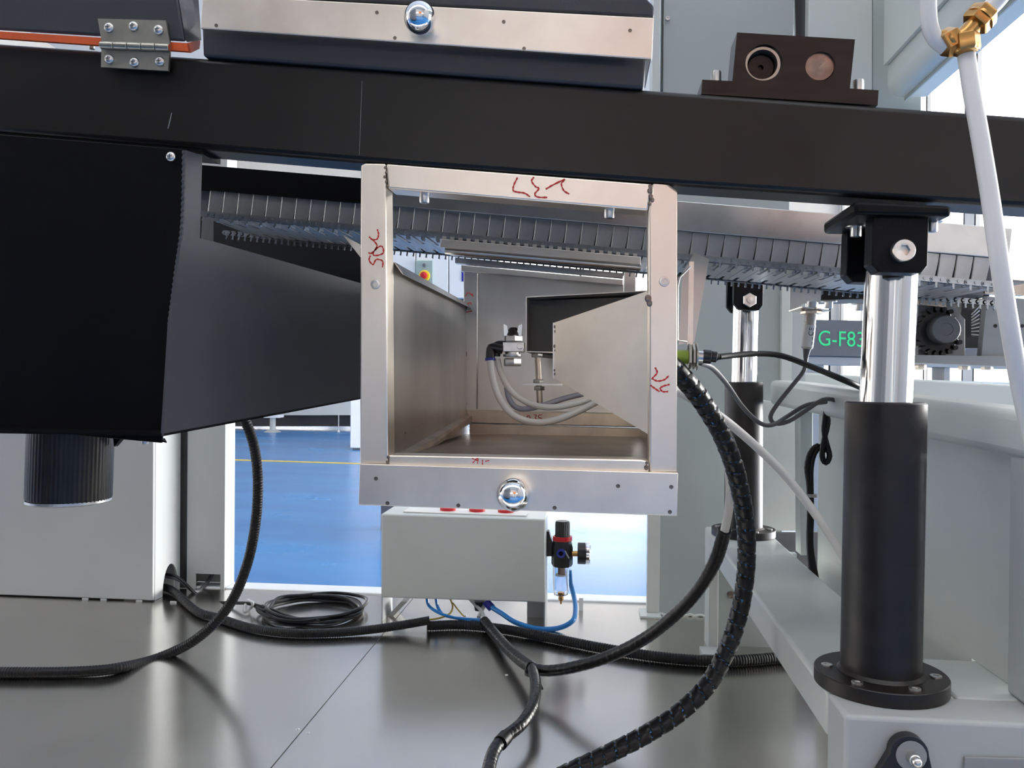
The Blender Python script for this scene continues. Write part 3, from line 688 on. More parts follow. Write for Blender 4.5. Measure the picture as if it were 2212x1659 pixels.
# carrier plates between the strands, each with open slots
mb = MB(); wpl = .0248; dpt = Yfar - Yn - .03
zd = (fbase - ca).dot(cup)
out = [(-wpl / 2, 0, 0), (-.006, 0, 0), (-.006, .09, 0), (-.0005, .09, 0), (-.0005, 0, 0), (wpl / 2, 0, 0), (wpl / 2, dpt, zd * .9), (.003, dpt, zd * .9), (.003, dpt * .78, zd * .7), (-.003, dpt * .78, zd * .7), (-.003, dpt, zd * .9), (-wpl / 2, dpt, zd * .9)]
out = [(x, y, zd * .9 * y / dpt) for x, y, z in out]
mb.prism(out, (0, 0, .0012))
mb.box((-wpl / 2, 0, -.004), (-wpl / 2 + .0012, .02, .002)); mb.box((wpl / 2 - .0012, 0, -.004), (wpl / 2, .02, .002))
obj('top_cover', MB().prism([ca + cup * .014 + Vector((0, .045, 0)), cb + cdir * .17 + cup * .014 + Vector((0, .045, 0)), cb + cdir * .17 + cup * .02 + Vector((0, .27, 0)), ca + cup * .02 + Vector((0, .27, 0))], (0, 0, .003)), midgrey, conv)
carr = mesh('carrier_plate', mb, blade_m, Vector((0, 0, 0)))
for k in range(nl // 2):
    place('carrier_plate', carr, ca + cdir * (PITCHC * k) + Vector((0, .012, -.004)), conv, (0, cang, 0))
# wear strip and cross bars under the chain, over the steel box
t = thing('wear_strip', P(1168, 560, 1.38), 'bright bent wear strip under the chain above the steel box', 'guide strip')
Y = 1.335
s0 = [P(953, 516, Y), P(1384, 555, Y), P(1384, 571, Y), P(950, 534, Y)]
mb = MB().prism(s0, (0, .004, 0))
obj('strip_face', mb, steel, t, bev=.0006)
n = 24
tooth = MB()
for i in range(n):
    a_, b_ = s0[0].lerp(s0[1], (i + .12) / n), s0[0].lerp(s0[1], (i + .60) / n)
    obj('comb_tooth', MB().prism([a_, b_, b_ + ZU * .0048, a_ + ZU * .0048], (0, .003, 0)), steel, t)
obj('rolled_edge', MB().cyl(P(962, 541, Y + .008), P(1384, 577, Y + .008), .0062, n=16), steel_in, t)
obj('return_flange', MB().prism([P(962, 546, Y + .012), P(1384, 582, Y + .012), P(1374, 582, 1.5), P(975, 552, 1.5)], (0, 0, .0015)), steel_in, t)
obj('cross_bar', quad([(983, 556), (1346, 590), (1346, 600), (983, 568)], 1.55, .02), steel_in, t)
# ================================================================== STAINLESS BOX
Yb, Ye = 1.0, 1.78
t = thing('steel_box', P(1120, 1015, Yb), 'open welded stainless box frame hanging under the beam at the centre', 'frame')
dp = .036
lp = obj('left_post', quad([(779, 356), (790, 352), (833, 353), (838, 1003), (777, 1003)], Yb, dp), steel_v, t, bev=.0022)
tr = obj('top_rail', quad([(834, 353), (1408, 397), (1400, 455), (838, 407)], Yb + .0005, dp), steel, t, bev=.0022)
rp = obj('right_post', quad([(1409, 396), (1445, 399), (1463, 412), (1462, 1023), (1403, 1023), (1401, 456)], Yb, dp), steel_v, t, bev=.0022)
br = obj('bottom_rail', quad([(839, 983), (1386, 993), (1402, 997), (1402, 1030), (839, 1012)], Yb + .0005, dp), steel, t, bev=.0022)
fp = obj('front_drip_plate', quad([(777, 1002), (1465, 1022), (1463, 1115), (774, 1091)], Yb - .009, .0085), steel, t, bev=.001, label='flat brushed front plate with chrome knob')
knob(fp, 1109, 1068, Yb - .009, 37)
for px, py in ((812, 1034), (837, 1087), (990, 1092), (1198, 1097), (1335, 1050), (1450, 1052), (1447, 1106)):
    c = P(px, py, Yb - .0092); obj('rivet_hole', MB().lathe(c, YF, [(.0025, 0), (.0025, .0003), (1e-5, .0003)], 12), weldm, fp)
for px, py, pr in ((811, 614, lp), (1435, 608, rp)):
    c = P(px, py, Yb - .0002); obj('rivet_nut', MB().lathe(c, YF, [(.0062, 0), (.0058, .0012), (.0036, .0014), (.0032, -.003), (1e-5, -.004)], 24), zinc, pr)
for px, py in ((917, 416), (1316, 449)):
    c = P(px, py, Yb + .018)
    obj('washer', MB().lathe(c, -ZU, [(.0105, 0), (.0105, .0013), (.005, .0013)]), zinc, tr)
    obj('bolt', MB().socket(c - ZU * .0013, -ZU, .0062, .0115), zinc, tr)
obj('bracket_flange', MB().prism([P(852, 407, Yb + .015), P(972, 419, Yb + .015), P(900, 416, Yb + .06), P(852, 410, Yb + .06)], (0, 0, -.0016)), zinc, tr)
# red marker figures
def strokes(lst, Yq, wd, parent):
    mb = MB()
    for l in lst:
        pts = [P(x, y, Yq) for x, y in l]
        sm = []
        q = [pts[0]] + pts + [pts[-1]]
        for i in range(1, len(q) - 2):
            a_, b_, c_, d_ = q[i - 1:i + 3]
            for k in range(6):
                u_ = k / 6; sm.append(.5 * ((2 * b_) + (c_ - a_) * u_ + (2 * a_ - 5 * b_ + 4 * c_ - d_) * u_ * u_ + (3 * b_ - a_ - 3 * c_ + d_) * u_ ** 3))
        sm.append(pts[-1]); mb.ribbon(sm, wd)
    obj('marker_writing', mb, marker, parent, label='red hand-written marker figures')
def z2(x, y): return (750 + x / 2.95, 330 + y / 2.95)
def z5(x, y): return (750 + x / 2.95, 600 + y / 2.95)
strokes([[z2(1085, 158), z2(1062, 205), z2(1058, 240), z2(1085, 250), z2(1130, 257), z2(1165, 280)],
         [z2(1190, 155), z2(1175, 180), z2(1200, 215), z2(1222, 228), z2(1195, 262), z2(1215, 282), z2(1275, 284)],
         [z2(1265, 232), z2(1310, 205), z2(1385, 170), z2(1365, 195), z2(1380, 240), z2(1415, 262)]], Yb - .0002, .0022, tr)
strokes([[z2(192, 488), z2(200, 520), z2(190, 550), z2(160, 553), z2(140, 535)],
         [z2(150, 545), z2(190, 590), z2(165, 640), z2(180, 655), z2(228, 640), z2(225, 600), z2(200, 600), z2(155, 640), z2(135, 635)],
         [z2(148, 655), z2(140, 685), z2(165, 712), z2(185, 680), z2(225, 690), z2(225, 730)]], Yb - .0002, .0022, lp)
strokes([[z5(1962, 572), z5(1975, 605), z5(1945, 640)], [z5(1940, 640), z5(1975, 658), z5(2020, 650), z5(2048, 625)],
         [z5(1932, 685), z5(1960, 705), z5(1990, 725)], [z5(2055, 680), z5(2015, 690), z5(1995, 705), z5(2010, 725), z5(2045, 725)]], Yb - .0002, .0024, rp)
strokes([[z5(795, 1150), z5(830, 1165)], [z5(800, 1180), z5(832, 1150), z5(830, 1185)], [z5(862, 1160), z5(862, 1192)], [z5(880, 1170), z5(905, 1165)]], Yb + .0003, .0014, br)
# welds
def weld(pts, Yq, r_, parent):
    for i, (x, y) in enumerate(pts):
        c = P(x, y, Yq); obj('weld_bead', MB().ball(c, r_ * random.uniform(.5, .95), 10, 6, (1, .25, 1.25)), weldm, parent)
weld([(832, 362), (834, 372), (831, 382), (834, 392), (836, 402)], Yb, .0026, lp)
weld([(1404, 402), (1403, 412), (1406, 424), (1409, 432), (1403, 440)], Yb, .0030, rp)
weld([(1400, 645), (1403, 655)], Yb - .001, .0055, rp)
weld([(838, 988), (836, 998)], Yb, .003, lp); weld([(1397, 1000), (1396, 1010)], Yb, .003, rp)
# side sheet, left inside
Ys = Yb + dp + .001
Ys0 = Ys
sd = [P(850, 566, Ys), P(850, 1010, Ys), P(1010, 945, Ye + .01), P(1008, 655, Ye + .01)]
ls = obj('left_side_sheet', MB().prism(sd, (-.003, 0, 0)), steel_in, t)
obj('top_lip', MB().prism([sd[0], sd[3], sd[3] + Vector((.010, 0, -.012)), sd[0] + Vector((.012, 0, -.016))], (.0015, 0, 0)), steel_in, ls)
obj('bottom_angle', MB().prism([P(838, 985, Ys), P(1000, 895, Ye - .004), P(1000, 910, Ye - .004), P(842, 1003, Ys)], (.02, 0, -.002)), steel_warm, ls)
for px, py, Yq in ((872, 935, 1.12), (908, 915, 1.24), (932, 906, 1.36), (963, 888, 1.52), (978, 882, 1.62)):
    a_ = sd[0]; n_ = Vector((sd[3].y - sd[0].y, -(sd[3].x - sd[0].x), 0)); d = ray(px, py); c = CAM + d * (n_.dot(a_ - CAM) / n_.dot(d))
    obj('rivet', MB().ball(c, .0028, 10, 6), weldm, ls)
# back frame
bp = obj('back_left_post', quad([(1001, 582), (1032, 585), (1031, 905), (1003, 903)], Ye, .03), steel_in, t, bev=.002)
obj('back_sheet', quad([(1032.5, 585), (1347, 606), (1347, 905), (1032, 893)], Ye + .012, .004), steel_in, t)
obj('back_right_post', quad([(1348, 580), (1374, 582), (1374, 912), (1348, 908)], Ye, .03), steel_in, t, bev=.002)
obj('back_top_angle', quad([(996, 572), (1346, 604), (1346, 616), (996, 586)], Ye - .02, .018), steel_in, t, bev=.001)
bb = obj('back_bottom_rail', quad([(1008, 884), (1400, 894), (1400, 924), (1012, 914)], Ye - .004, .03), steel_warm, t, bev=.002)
strokes([[(1137, 902), (1141, 898), (1145, 902), (1138, 909), (1147, 909)], [(1153, 896), (1159, 897), (1156, 902), (1160, 907), (1153, 909)], [(1171, 896), (1164, 897), (1164, 902), (1170, 904), (1167, 910), (1162, 909)]], Ye - .0045, .0022, bb)
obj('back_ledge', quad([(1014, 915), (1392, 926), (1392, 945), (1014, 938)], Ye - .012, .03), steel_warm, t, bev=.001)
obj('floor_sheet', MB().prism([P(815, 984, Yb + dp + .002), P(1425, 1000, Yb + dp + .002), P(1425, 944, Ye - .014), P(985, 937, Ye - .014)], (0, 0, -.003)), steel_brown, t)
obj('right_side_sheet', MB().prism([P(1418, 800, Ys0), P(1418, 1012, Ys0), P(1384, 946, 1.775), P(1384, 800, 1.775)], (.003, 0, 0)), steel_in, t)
strokes([[(1005, 640), (1012, 632), (1022, 640), (1019, 634)], [(1003, 664), (1014, 654), (1019, 658)], [(1005, 675), (1020, 672)]], Ye - .0006, .0022, bp)
for px, py in ((1001, 664), (1001, 765), (1001, 872)):
    c = P(px, py, Ye - .003); obj('weld_bead', MB().ball(c, .008, 10, 6, (1, .5, 1.3)), weldm, bp)
# right guide panel (slanting) and dark duct mouth
A = [P(1400, 628, Yb + dp + .004), P(1400, 938, Yb + dp + .004), P(1197, 817, 1.13), P(1197, 697, 1.13)]
gp = obj('slanting_panel', MB().prism(A, (.0015, .0015, 0)), steel, t, label='bright tapering brushed side panel')
obj('panel_return', MB().prism([P(1196.5, 697, 1.131), P(1196.5, 817, 1.131), P(1203, 814, 1.20), P(1203, 700, 1.20)], (-.0015, 0, 0)), steel_in, gp)
weld([(1199, 706), (1200, 716), (1198, 748), (1199, 757), (1198, 800), (1199, 808)], 1.129, .0022, gp)
Ym0, Ym1 = 1.36, 1.72
m0, m1, m2 = P(1136, 641, Ym0), P(1420, 626, Ym0), P(1136, 760, Ym0)
dm = obj('duct_mouth', MB().prism([m0, m1, m1 - ZU * .0014, m0 - ZU * .0014], (0, Ym1 - Ym0, 0)).prism([m0 - ZU * .0015, m2, m2 + XR * .0014, m0 - ZU * .0015 + XR * .0014], (0, Ym1 - Ym0, 0)), steel_in, t)
obj('duct_shade_fill', MB().prism([m0 + Vector((.002, .05, -.002)), P(1420, 640, Ym0 + .05), P(1420, 790, Ym0 + .05), m2 + Vector((.002, .05, 0))], (0, .3, 0)), black_pl, dm)  # black fill standing in for the shade inside the duct
obj('duct_floor', MB().prism([m2 + XR * .0016, P(1260, 764, Ym0), P(1260, 762, Ym0), m2 + XR * .0016 + ZU * .0012], (0, .34, 0)), steel_in, dm)
# adjusting screw under the mouth
Y = 1.40
ad = obj('adjusting_screw', MB().cyl(P(1161, 762, Y), P(1166, 872, Y), .0052, n=14), steel_warm, t)
obj('hex_nut', MB().nut(P(1160, 772, Y), ZU, .017, .0065), zinc, ad)
obj('hex_nut', MB().nut(P(1163, 833, Y) + ZU * .004, ZU, .016, .0065), zinc, ad)
obj('hex_nut', MB().nut(P(1165, 843, Y), ZU, .016, .0065), zinc, ad)
obj('tie_plate', MB().box(P(1130, 832, Y) + Vector((0, -.012, 0)), P(1216, 829, Y) + Vector((0, .012, .0))), steel_in, ad)
# tall thin brackets outside the box, right
t = thing('sensor_bracket', P(1500, 720, 1.2), 'thin bent steel bracket right of the box that holds the green sensor', 'bracket')
obj('rear_sheet', quad([(1475, 590), (1500, 545), (1532, 560), (1500, 738), (1466, 745)], 1.30, .0015), steel_in, t)
obj('folded_strip', quad([(1489, 565), (1499, 565), (1497, 745), (1484, 745)], 1.16, .004), steel, t)
obj('wire_clip', MB().tube([P(1492, 576, 1.1), P(1468, 600, 1.09), P(1464, 620, 1.09), P(1464, 735, 1.09), P(1483, 738, 1.1)], .0014, 6, smooth=False), zinc, t)
obj('left_ear', MB().prism([P(740, 507, 1.2), P(778, 555, 1.1), P(778, 528, 1.1)], (0, .0015, 0)), steel_in, t)
# ================================================================== GREEN SENSOR
Y = 1.15
t = thing('green_sensor', P(1500, 772, Y), 'green tubular sensor with lock nuts and black plug beside the box', 'sensor')
def hc(p, q, r_, name, m, par=t, n=20): return obj(name, MB().cyl(P(p, 770, Y), P(q, 771.5, Y), r_, n=n, ch=.0006), m, par)
hc(1445, 1487, .0095, 'sensor_body', greens)
for q, (a_, b_) in enumerate(((1486, 1493), (1495, 1501), (1502, 1506))):
    obj('lock_nut', MB().nut(P(a_, 770, Y), P(b_, 770, Y) - P(a_, 770, Y), (.030, .030, .033)[q], (P(b_, 770, Y) - P(a_, 770, Y)).length, 6 if q < 2 else 24), hingem, t)
hc(1506, 1519, .0088, 'thread', zinc)
hc(1518, 1536, .0094, 'plug', black_pl); hc(1536.5, 1548, .0075, 'plug_neck', black_pl)
obj('plug_tail', MB().cyl(P(1547, 771, Y), P(1555, 771, Y), .006, .0035, 16), black_pl, t)
obj('sensor_cable', MB().tube([P(1553, 771, Y), P(1580, 768, Y + .02), P(1635, 764, Y + .05), P(1690, 769, Y + .06), P(1760, 795, Y + .02), P(1830, 824, Y - .02), P(1880, 845, Y + .04)], .0042, 10), rubber, t)
# sensor with CE label
Y = 1.62
t = thing('label_sensor', P(1748, 770, Y), 'metal proximity sensor with white CE label hanging from a bracket', 'sensor')
ax0, ax1 = P(1755, 652, Y), P(1743, 752, Y)
lp_ = lambda k: ax0.lerp(ax1, k)
obj('sensor_tip', MB().cyl(lp_(0), lp_(.28), .0108, n=24, ch=.001), zinc, t)
obj('lock_nut', MB().nut(lp_(.20), -ZU, .034, .006).nut(lp_(.13), -ZU, .030, .005), steel_warm, t)
obj('thread', MB().lathe(lp_(.27), ax1 - ax0, [(.0102 * (1 + .05 * (i % 2)), .0012 * i) for i in range(20)], 24), steel_warm, t)
lb = obj('label_sleeve', MB().cyl(lp_(.50), lp_(.98), .0112, n=32), labelw, t)
obj('end_cap', MB().cyl(lp_(.98), lp_(1.02), .0112, .009, 24), hingem, t)
mb = MB(); dn = (ax1 - ax0).normalized(); sd_ = dn.cross(YF).normalized()
def wrapf(x, y, o=lp_(.74)):
    th = (y - .003) / .0114
    return o - dn * x + (YF * math.cos(th) + (-sd_) * math.sin(th)) * .01135
text_mb(mb, 'CE', None or (0, 0, 0), (1, 0, 0), (0, 0, 1), .013, wrap=wrapf)
obj('ce_mark', mb, inkb, lb)
mb = MB()
for i in range(3):
    o = lp_(.66 + .1 * i); mb.prism([o + YF * .0105 - sd_ * .0052, o + YF * .0105 - sd_ * .0062, o + dn * .006 + YF * .0105 - sd_ * .0062, o + dn * .006 + YF * .0105 - sd_ * .0052], YF * .0006)
obj('small_print', mb, inkb, lb)
obj('bracket_plate', quad([(1708, 600), (1776, 620), (1772, 655), (1736, 656), (1706, 672)], Y + .02, .002), steel, t)
obj('bracket_foot', MB().prism([P(1704, 673, Y + .02), P(1733, 664, Y - .02), P(1794, 672, Y - .01), P(1760, 678, Y + .04)], (0, 0, .002)), steel, t)
obj('cable_boot', MB().cyl(lp_(1.02), lp_(1.22), .0075, .0045, 16), greycab, t)
obj('sensor_cable', MB().tube([lp_(1.2), P(1737, 800, Y), P(1712, 832, Y), P(1680, 872, Y), P(1664, 900, Y), P(1675, 915, Y), P(1704, 910, Y), P(1745, 884, Y), P(1776, 864, Y), P(1798, 863, Y + .02), P(1815, 872, Y), P(1838, 893, Y - .06), P(1870, 905, Y - .12)], .0042, 10), greycab, t)
t = obj('grey_cable', MB().tube([P(1512, 783, 1.19), P(1540, 796, 1.3), P(1570, 830, 1.45), P(1605, 880, 1.57), P(1640, 913, 1.58), P(1668, 918, 1.60), P(1700, 900, 1.63), P(1740, 876, 1.64), P(1785, 868, 1.66)], .0042, 10), greycab, label='grey cable drooping from the green sensor to the clip', cat='cable')
Yk = 1.70
t = thing('cable_bunch', P(1760, 1240, Yk), 'black cables tied in a loop on the side frame behind the cylinder', 'cable')
obj('cable', MB().tube([P(1790, 868, Yk), P(1784, 890, Yk), P(1780, 930, Yk), P(1786, 960, Yk), P(1792, 985, Yk), P(1784, 1000, Yk), P(1776, 985, Yk), P(1780, 950, Yk), P(1788, 915, Yk), P(1788, 870, Yk)], .0055, 10), rubber, t)
for dx in (0, 9):
    obj('cable', MB().tube([P(1780 + dx, 975, Yk + .02), P(1766 + dx, 963, Yk + .02), P(1750 + dx, 980, Yk + .02), P(1743 + dx, 1010, Yk + .02), P(1748 + dx * .4, 1050, Yk + .02), P(1749 + dx * .4, 1110, Yk + .02), P(1748 + dx * .4, 1180, Yk + .02), P(1754 + dx, 1250, Yk - .02)], .0055, 10), rubber, t)
obj('cable_tie', MB().lathe(P(1750, 1073, Yk + .02), ZU, [(.0135, 0), (.0135, .006)], 16), lime, t)
# ================================================================== DRIVE AT THE RIGHT: BAR, SPROCKET, PLATES
Y = 1.66
t = thing('sprocket_drive', P(2040, 785, Y), 'dark sprocket drive with side plates under the chain at right', 'drive unit')
obj('top_bar', quad([(1772, 612), (2118, 605), (2140, 640), (1772, 648)], Y, .10), blackm, t, bev=.002)
obj('top_bar_face', quad([(1978, 608), (2124, 620), (2124, 640), (1978, 628)], Y - .06, .05), darkgrey, t, bev=.001)
for px, py in ((1790, 651), (1857, 656), (1977, 642), (2054, 640)):
    c = P(px, py, Y + .03); obj('washer', MB().lathe(c, -ZU, [(.016, 0), (.016, .0016), (.006, .0016)]), zinc, t); obj('bolt', MB().socket(c - ZU * .0016, -ZU, .008, .012), zinc, t)
obj('bearing_plate', quad([(1984, 645), (2046, 648), (2085, 690), (2085, 768), (1984, 768)], Y + .02, .03), midgrey, t, bev=.001)
obj('rust_strip', quad([(1985, 645), (2044, 650), (2044, 664), (1985, 658)], Y + .005, .012), steel_warm, t)
obj('edge_strip', quad([(1975, 660), (1983, 660), (1976, 765), (1970, 765)], Y - .02, .05), labelw, t)
c = P(2027, 716, Y); NT = 22
tf = lambda k, th: 1 + .055 * math.cos(th * NT)
obj('sprocket', MB().lathe(c + Vector((0, .012, 0)), YF, [(.040, 0), (.0405, .001), (.0405, .008), (.038, .010)], 176, tf), blackm, t)
obj('hub', MB().lathe(P(2038, 712, Y - .012), YF, [(.0265, -.014), (.0265, .012), (.0250, .014), (.012, .014), (.0115, .013), (1e-5, .013)], 36), darkgrey, t)
rol = MB(); 
for k in range(17):
    an = R(60 + 17 * k); p = c + Vector((math.cos(an), 0, math.sin(an))) * .0435
    obj('drive_chain_roller', MB().cyl(p + Vector((0, -.004, 0)), p + Vector((0, .010, 0)), .0046, n=10), blackm, t)
obj('brush_block', quad([(2078, 645), (2126, 645), (2116, 752), (2072, 752)], Y + .05, .06), black_pl, t)
for k in range(8):
    a_ = P(2098, 722 - 6 * k, Y + .045); b_ = P(2116, 722 - 9 * k + 2, Y + .04); obj('bristle_tuft', MB().cyl(a_, b_, .0013, n=6), zinc, t)
pl_hole = circ(2181, 707, Y - .04, 17, 20)
obj('outer_plate', MB().prism([P(x, y, Y - .04) for x, y in [(2132, 640), (2290, 650), (2290, 800), (2120, 770)]], (0, .02, 0), [pl_hole]), midgrey, t, bev=.001)
obj('bearing_ring', MB().lathe(P(2181, 707, Y - .038), YF, [(.0155, -.01), (.0155, .004), (.0115, .004), (.0115, -.01)], 28, cap=False), zinc, t)
for px in (2150, 2208): obj('plate_screw', MB().lathe(P(px, 704, Y - .0405), YF, [(.0035, 0), (.0035, .0004), (1e-5, .0004)], 12), black_pl, t)
obj('top_strip', quad([(2125, 598), (2216, 606), (2216, 638), (2128, 634)], Y - .02, .02), steel_warm, t)
obj('base_strip', quad([(1972, 766), (2290, 772), (2290, 796), (1972, 784)], Y - .05, .14), midgrey, t, bev=.001)
for px in (1989, 2083, 2132):
    c = P(px, 790, Y + .02); obj('base_bolt', MB().nut(c + ZU * .004, -ZU, .018, .012), steel_warm, t)
# ================================================================== BRASS TEE AND WHITE HOSES
Y = .80
t = thing('brass_tee', P(2085, 105, Y), 'brass tee fitting joining three white hoses at top right', 'pipe fitting')
pc_, pl_, pu_, pd_ = P(2083, 82, Y), P(2040, 95, Y), P(2126, 30, Y), P(2086, 112, Y)
obj('tee_body', MB().tube([P(2058, 90, Y), P(2085, 75, Y), P(2108, 50, Y)], .0082, 16), brass, t)
obj('left_nut', MB().nut(P(2066, 82, Y), pl_ - P(2066, 80, Y), .0225, .0145).lathe(P(2048, 92, Y), pl_ - P(2066, 80, Y), [(.0125, 0), (.0118, .003), (.0098, .005), (.0045, .005)], 24), brass, t)
obj('upper_nut', MB().nut(P(2104, 54, Y), pu_ - P(2104, 54, Y), .0235, .0165).lathe(P(2116, 42, Y), pu_ - P(2104, 54, Y), [(.0135, 0), (.0128, .003), (.0095, .005)], 24), brass, t)
obj('lower_nut', MB().nut(P(2084, 76, Y - .004), P(2087, 112, Y) - P(2084, 76, Y), .0215, .0155).lathe(P(2086, 103, Y - .003), P(2088, 118, Y) - P(2086, 103, Y), [(.0118, 0), (.0112, .004), (.0075, .006)], 24), brass, t)
obj('white_hose', MB().tube([P(2086, 108, Y), P(2100, 200, Y - .01), P(2118, 300, Y - .02), P(2138, 420, Y - .03), P(2158, 560, Y - .04), P(2180, 700, Y - .04), P(2205, 840, Y - .03), P(2240, 990, Y - .02)], .0076, 16), hosew, label='long white hose hanging down from the brass tee across the beam', cat='hose', group='white hoses')
obj('white_hose', MB().tube([P(2006, -80, Y), P(2005, 0, Y), P(2008, 55, Y), P(2022, 86, Y), P(2044, 102, Y)], .0072, 16), hosew, label='white hose bending from the top edge into the left end of the brass tee', cat='hose', group='white hoses')
obj('white_hose', MB().tube([P(2118, 40, Y), P(2136, 20, Y), P(2160, -6, Y), P(2200, -60, Y)], .0078, 16), hosew, label='short white hose leaving the brass tee to the upper right', cat='hose', group='white hoses')
# ================================================================== SPRAY VALVE INSIDE THE BOX
Y = 1.33
t = thing('spray_valve', P(1107, 790, Y), 'small steel spray valve with wing nozzle inside the steel box', 'valve')
obj('valve_block', quad([(1086, 739), (1131, 739), (1131, 760), (1086, 760)], Y, .03), zinc, t, bev=.001)
obj('side_screw', MB().nut(P(1123, 748, Y - .0002), YF, .0085, .004), zinc, t)
obj('upper_nut', MB().nut(P(1109, 738, Y + .015), ZU, .027, .010), zinc, t)
obj('nozzle_cap', MB().lathe(P(1109, 726, Y + .015), ZU, [(.0135, 0), (.0120, .006), (.0075, .012), (.005, .014), (1e-5, .0145)], 24), blackm, t)
for sx, px in ((-1, 1094), (1, 1121)):
    c = P(px, 725, Y + .006)
    obj('wing', MB().prism([c + Vector((-.004, 0, 0)), c + Vector((.004, 0, 0)), c + Vector((.003 + .002 * sx, 0, .016)), c + Vector((.0045 * sx, 0, .019)), c + Vector((-.003 + .002 * sx, 0, .016))], (0, .003, 0)), chrome, t)
obj('lower_ring', MB().lathe(P(1107, 771, Y + .015), ZU, [(.015, 0), (.0155, .002), (.0155, .004), (.012, .0045), (.012, .009)], 28), zinc, t)
obj('lower_nut', MB().nut(P(1107, 791, Y + .015), ZU, .026, .013), zinc, t)
for i, (px, py) in enumerate(((1060, 757), (1072, 752))):
    e = obj('elbow_fitting', MB().tube([P(px + 26 - i * 6, py - 2 - i * 4, Y + .004 + .012 * i), P(px + 4, py - 6, Y + .004 + .012 * i), P(px, py, Y + .004 + .012 * i), P(px - 1, py + 18, Y + .004 + .012 * i)], .0075, 14), black_pl, t)
    if i == 0: obj('collar', MB().cyl(P(px - 1, py + 16, Y + .004), P(px - 1, py + 22, Y + .004), .0085, n=16), bluec, e)
obj('air_tube', MB().tube([P(1059, 778, Y), P(1062, 805, Y), P(1074, 850, Y - .01), P(1098, 888, Y - .02), P(1130, 907, Y - .02), P(1165, 913, Y - .02), P(1205, 906, Y - .02), P(1250, 888, Y - .01), P(1300, 862, Y)], .0054, 12), hosew, label='lower white air tube curving under the spray valve', cat='tube', group='air tubes in the steel box')
obj('air_tube', MB().tube([P(1074, 775, Y + .016), P(1082, 805, Y + .016), P(1100, 840, Y + .01), P(1130, 865, Y + .01), P(1165, 878, Y), P(1205, 879, Y), P(1250, 870, Y + .01), P(1290, 858, Y + .02)], .0050, 12), hosew, label='upper white air tube curving from the spray valve elbow', cat='tube', group='air tubes in the steel box')
obj('air_tube', MB().tube([P(1094, 838, Y + .06), P(1100, 862, Y + .05), P(1115, 880, Y + .05), P(1140, 883, Y + .05), P(1175, 875, Y + .05), P(1215, 862, Y + .05), P(1270, 848, Y + .05)], .0046, 12), hosec, label='dull translucent tube behind the two white air tubes', cat='tube', group='air tubes in the steel box')
# ================================================================== CONTROL BOX UNDER THE FRAME
Y = 2.18; bd = .135
x0, x1 = P(823, 1200, Y).x, P(1178, 1200, Y).x
z0, z1 = P(1000, 1295, Y).z, P(1000, 1116, Y).z
fl_ = [P(823, 1110, Y), P(1178, 1122, Y), P(1178, 1302, Y), P(823, 1291, Y)]
t = thing('control_box', (.5 * (x0 + x1), Y, DECK), 'pale grey control box on short legs under the steel frame', 'box')
obj('housing', MB().prism(fl_, (0, bd, 0)), cream, t, bev=.004)
tp0 = fl_[0] + Vector((0, bd * .5, 0)); tp1 = fl_[1] + Vector((0, bd * .5, 0))
pln = obj('button_plate', MB().prism([tp0.lerp(tp1, .12) + Vector((0, -.035, .0006)), tp0.lerp(tp1, .88) + Vector((0, -.035, .0006)), tp0.lerp(tp1, .88) + Vector((0, .045, .0006)), tp0.lerp(tp1, .12) + Vector((0, .045, .0006))], (0, 0, .0025)), labelw, t)
for px in (958, 1023, 1087):
    c = tp0.lerp(tp1, (px - 823) / 355) + Vector((.0, .012, .0032)); obj('push_button', MB().lathe(c, ZU, [(.022, 0), (.022, .006), (.019, .008), (1e-5, .0085)], 28), redp, t)
obj('left_leg', MB().prism([(x0, Y + .01, DECK), (x0, Y + .12, DECK), (x0, Y + .12, fl_[3].z - .001), (x0, Y + .01, fl_[3].z - .001)], (.003, 0, 0)), cream2, t)
obj('left_brace', MB().prism([P(826, 1343, Y + .06), P(838, 1343, Y + .06), P(880, 1300, Y + .06), P(866, 1300, Y + .06)], (0, .05, 0)), cream2, t)
obj('right_leg', MB().prism([(x1, Y + .01, DECK), (x1, Y + .12, DECK), (x1, Y + .12, fl_[2].z - .001), (x1, Y + .01, fl_[2].z - .001)], (-.003, 0, 0)), cream2, t)
obj('right_foot', MB().box((x1 - .055, Y + .1, DECK), (x1 - .0035, Y + .103, fl_[2].z - .002)), cream2, t)
for dx in (-.028, -.012):
    obj('leg_screw', MB().lathe((x1 + dx, Y + .0995, fl_[2].z - .02), YF, [(.0035, 0), (.0035, .002), (1e-5, .0025)], 12), weldm, t)
# cable entries below the box
obj('cable_gland', MB().cyl(P(1035, 1298, Y + .03), P(1035, 1318, Y + .03), .016, .012, 16), black_pl, t)
# filter regulator on the right side of the box
Yr = 2.24
t = thing('filter_regulator', P(1212, 1305, Yr), 'black air filter regulator with gauge and clear bowl beside the control box', 'regulator')
k = mpx(Yr)
cx = 1212
obj('mount_bracket', quad([(1178.5, 1148), (1186, 1148), (1189, 1160), (1194, 1172), (1194, 1202), (1178.5, 1202)], Yr, .03), black_pl, t, bev=.001)
rib2 = lambda q, th: 1 + .025 * math.cos(th * 24)
obj('adjusting_knob', MB().lathe(P(cx + 3, 1158, Yr), ZU, [(17 * k, 0), (15.5 * k, .004), (15.5 * k, .036), (13.5 * k, .041)], 96, rib2), black_pl, t)
obj('red_ring', MB().lathe(P(cx + 3, 1167, Yr), ZU, [(21 * k, 0), (21 * k, 9 * k)], 32), redp, t)
obj('valve_body', MB().lathe(P(cx + 2, 1223, Yr), ZU, [(20 * k, 0), (23 * k, .006), (23 * k, .05), (20 * k, .068)], 8), black_pl, t)
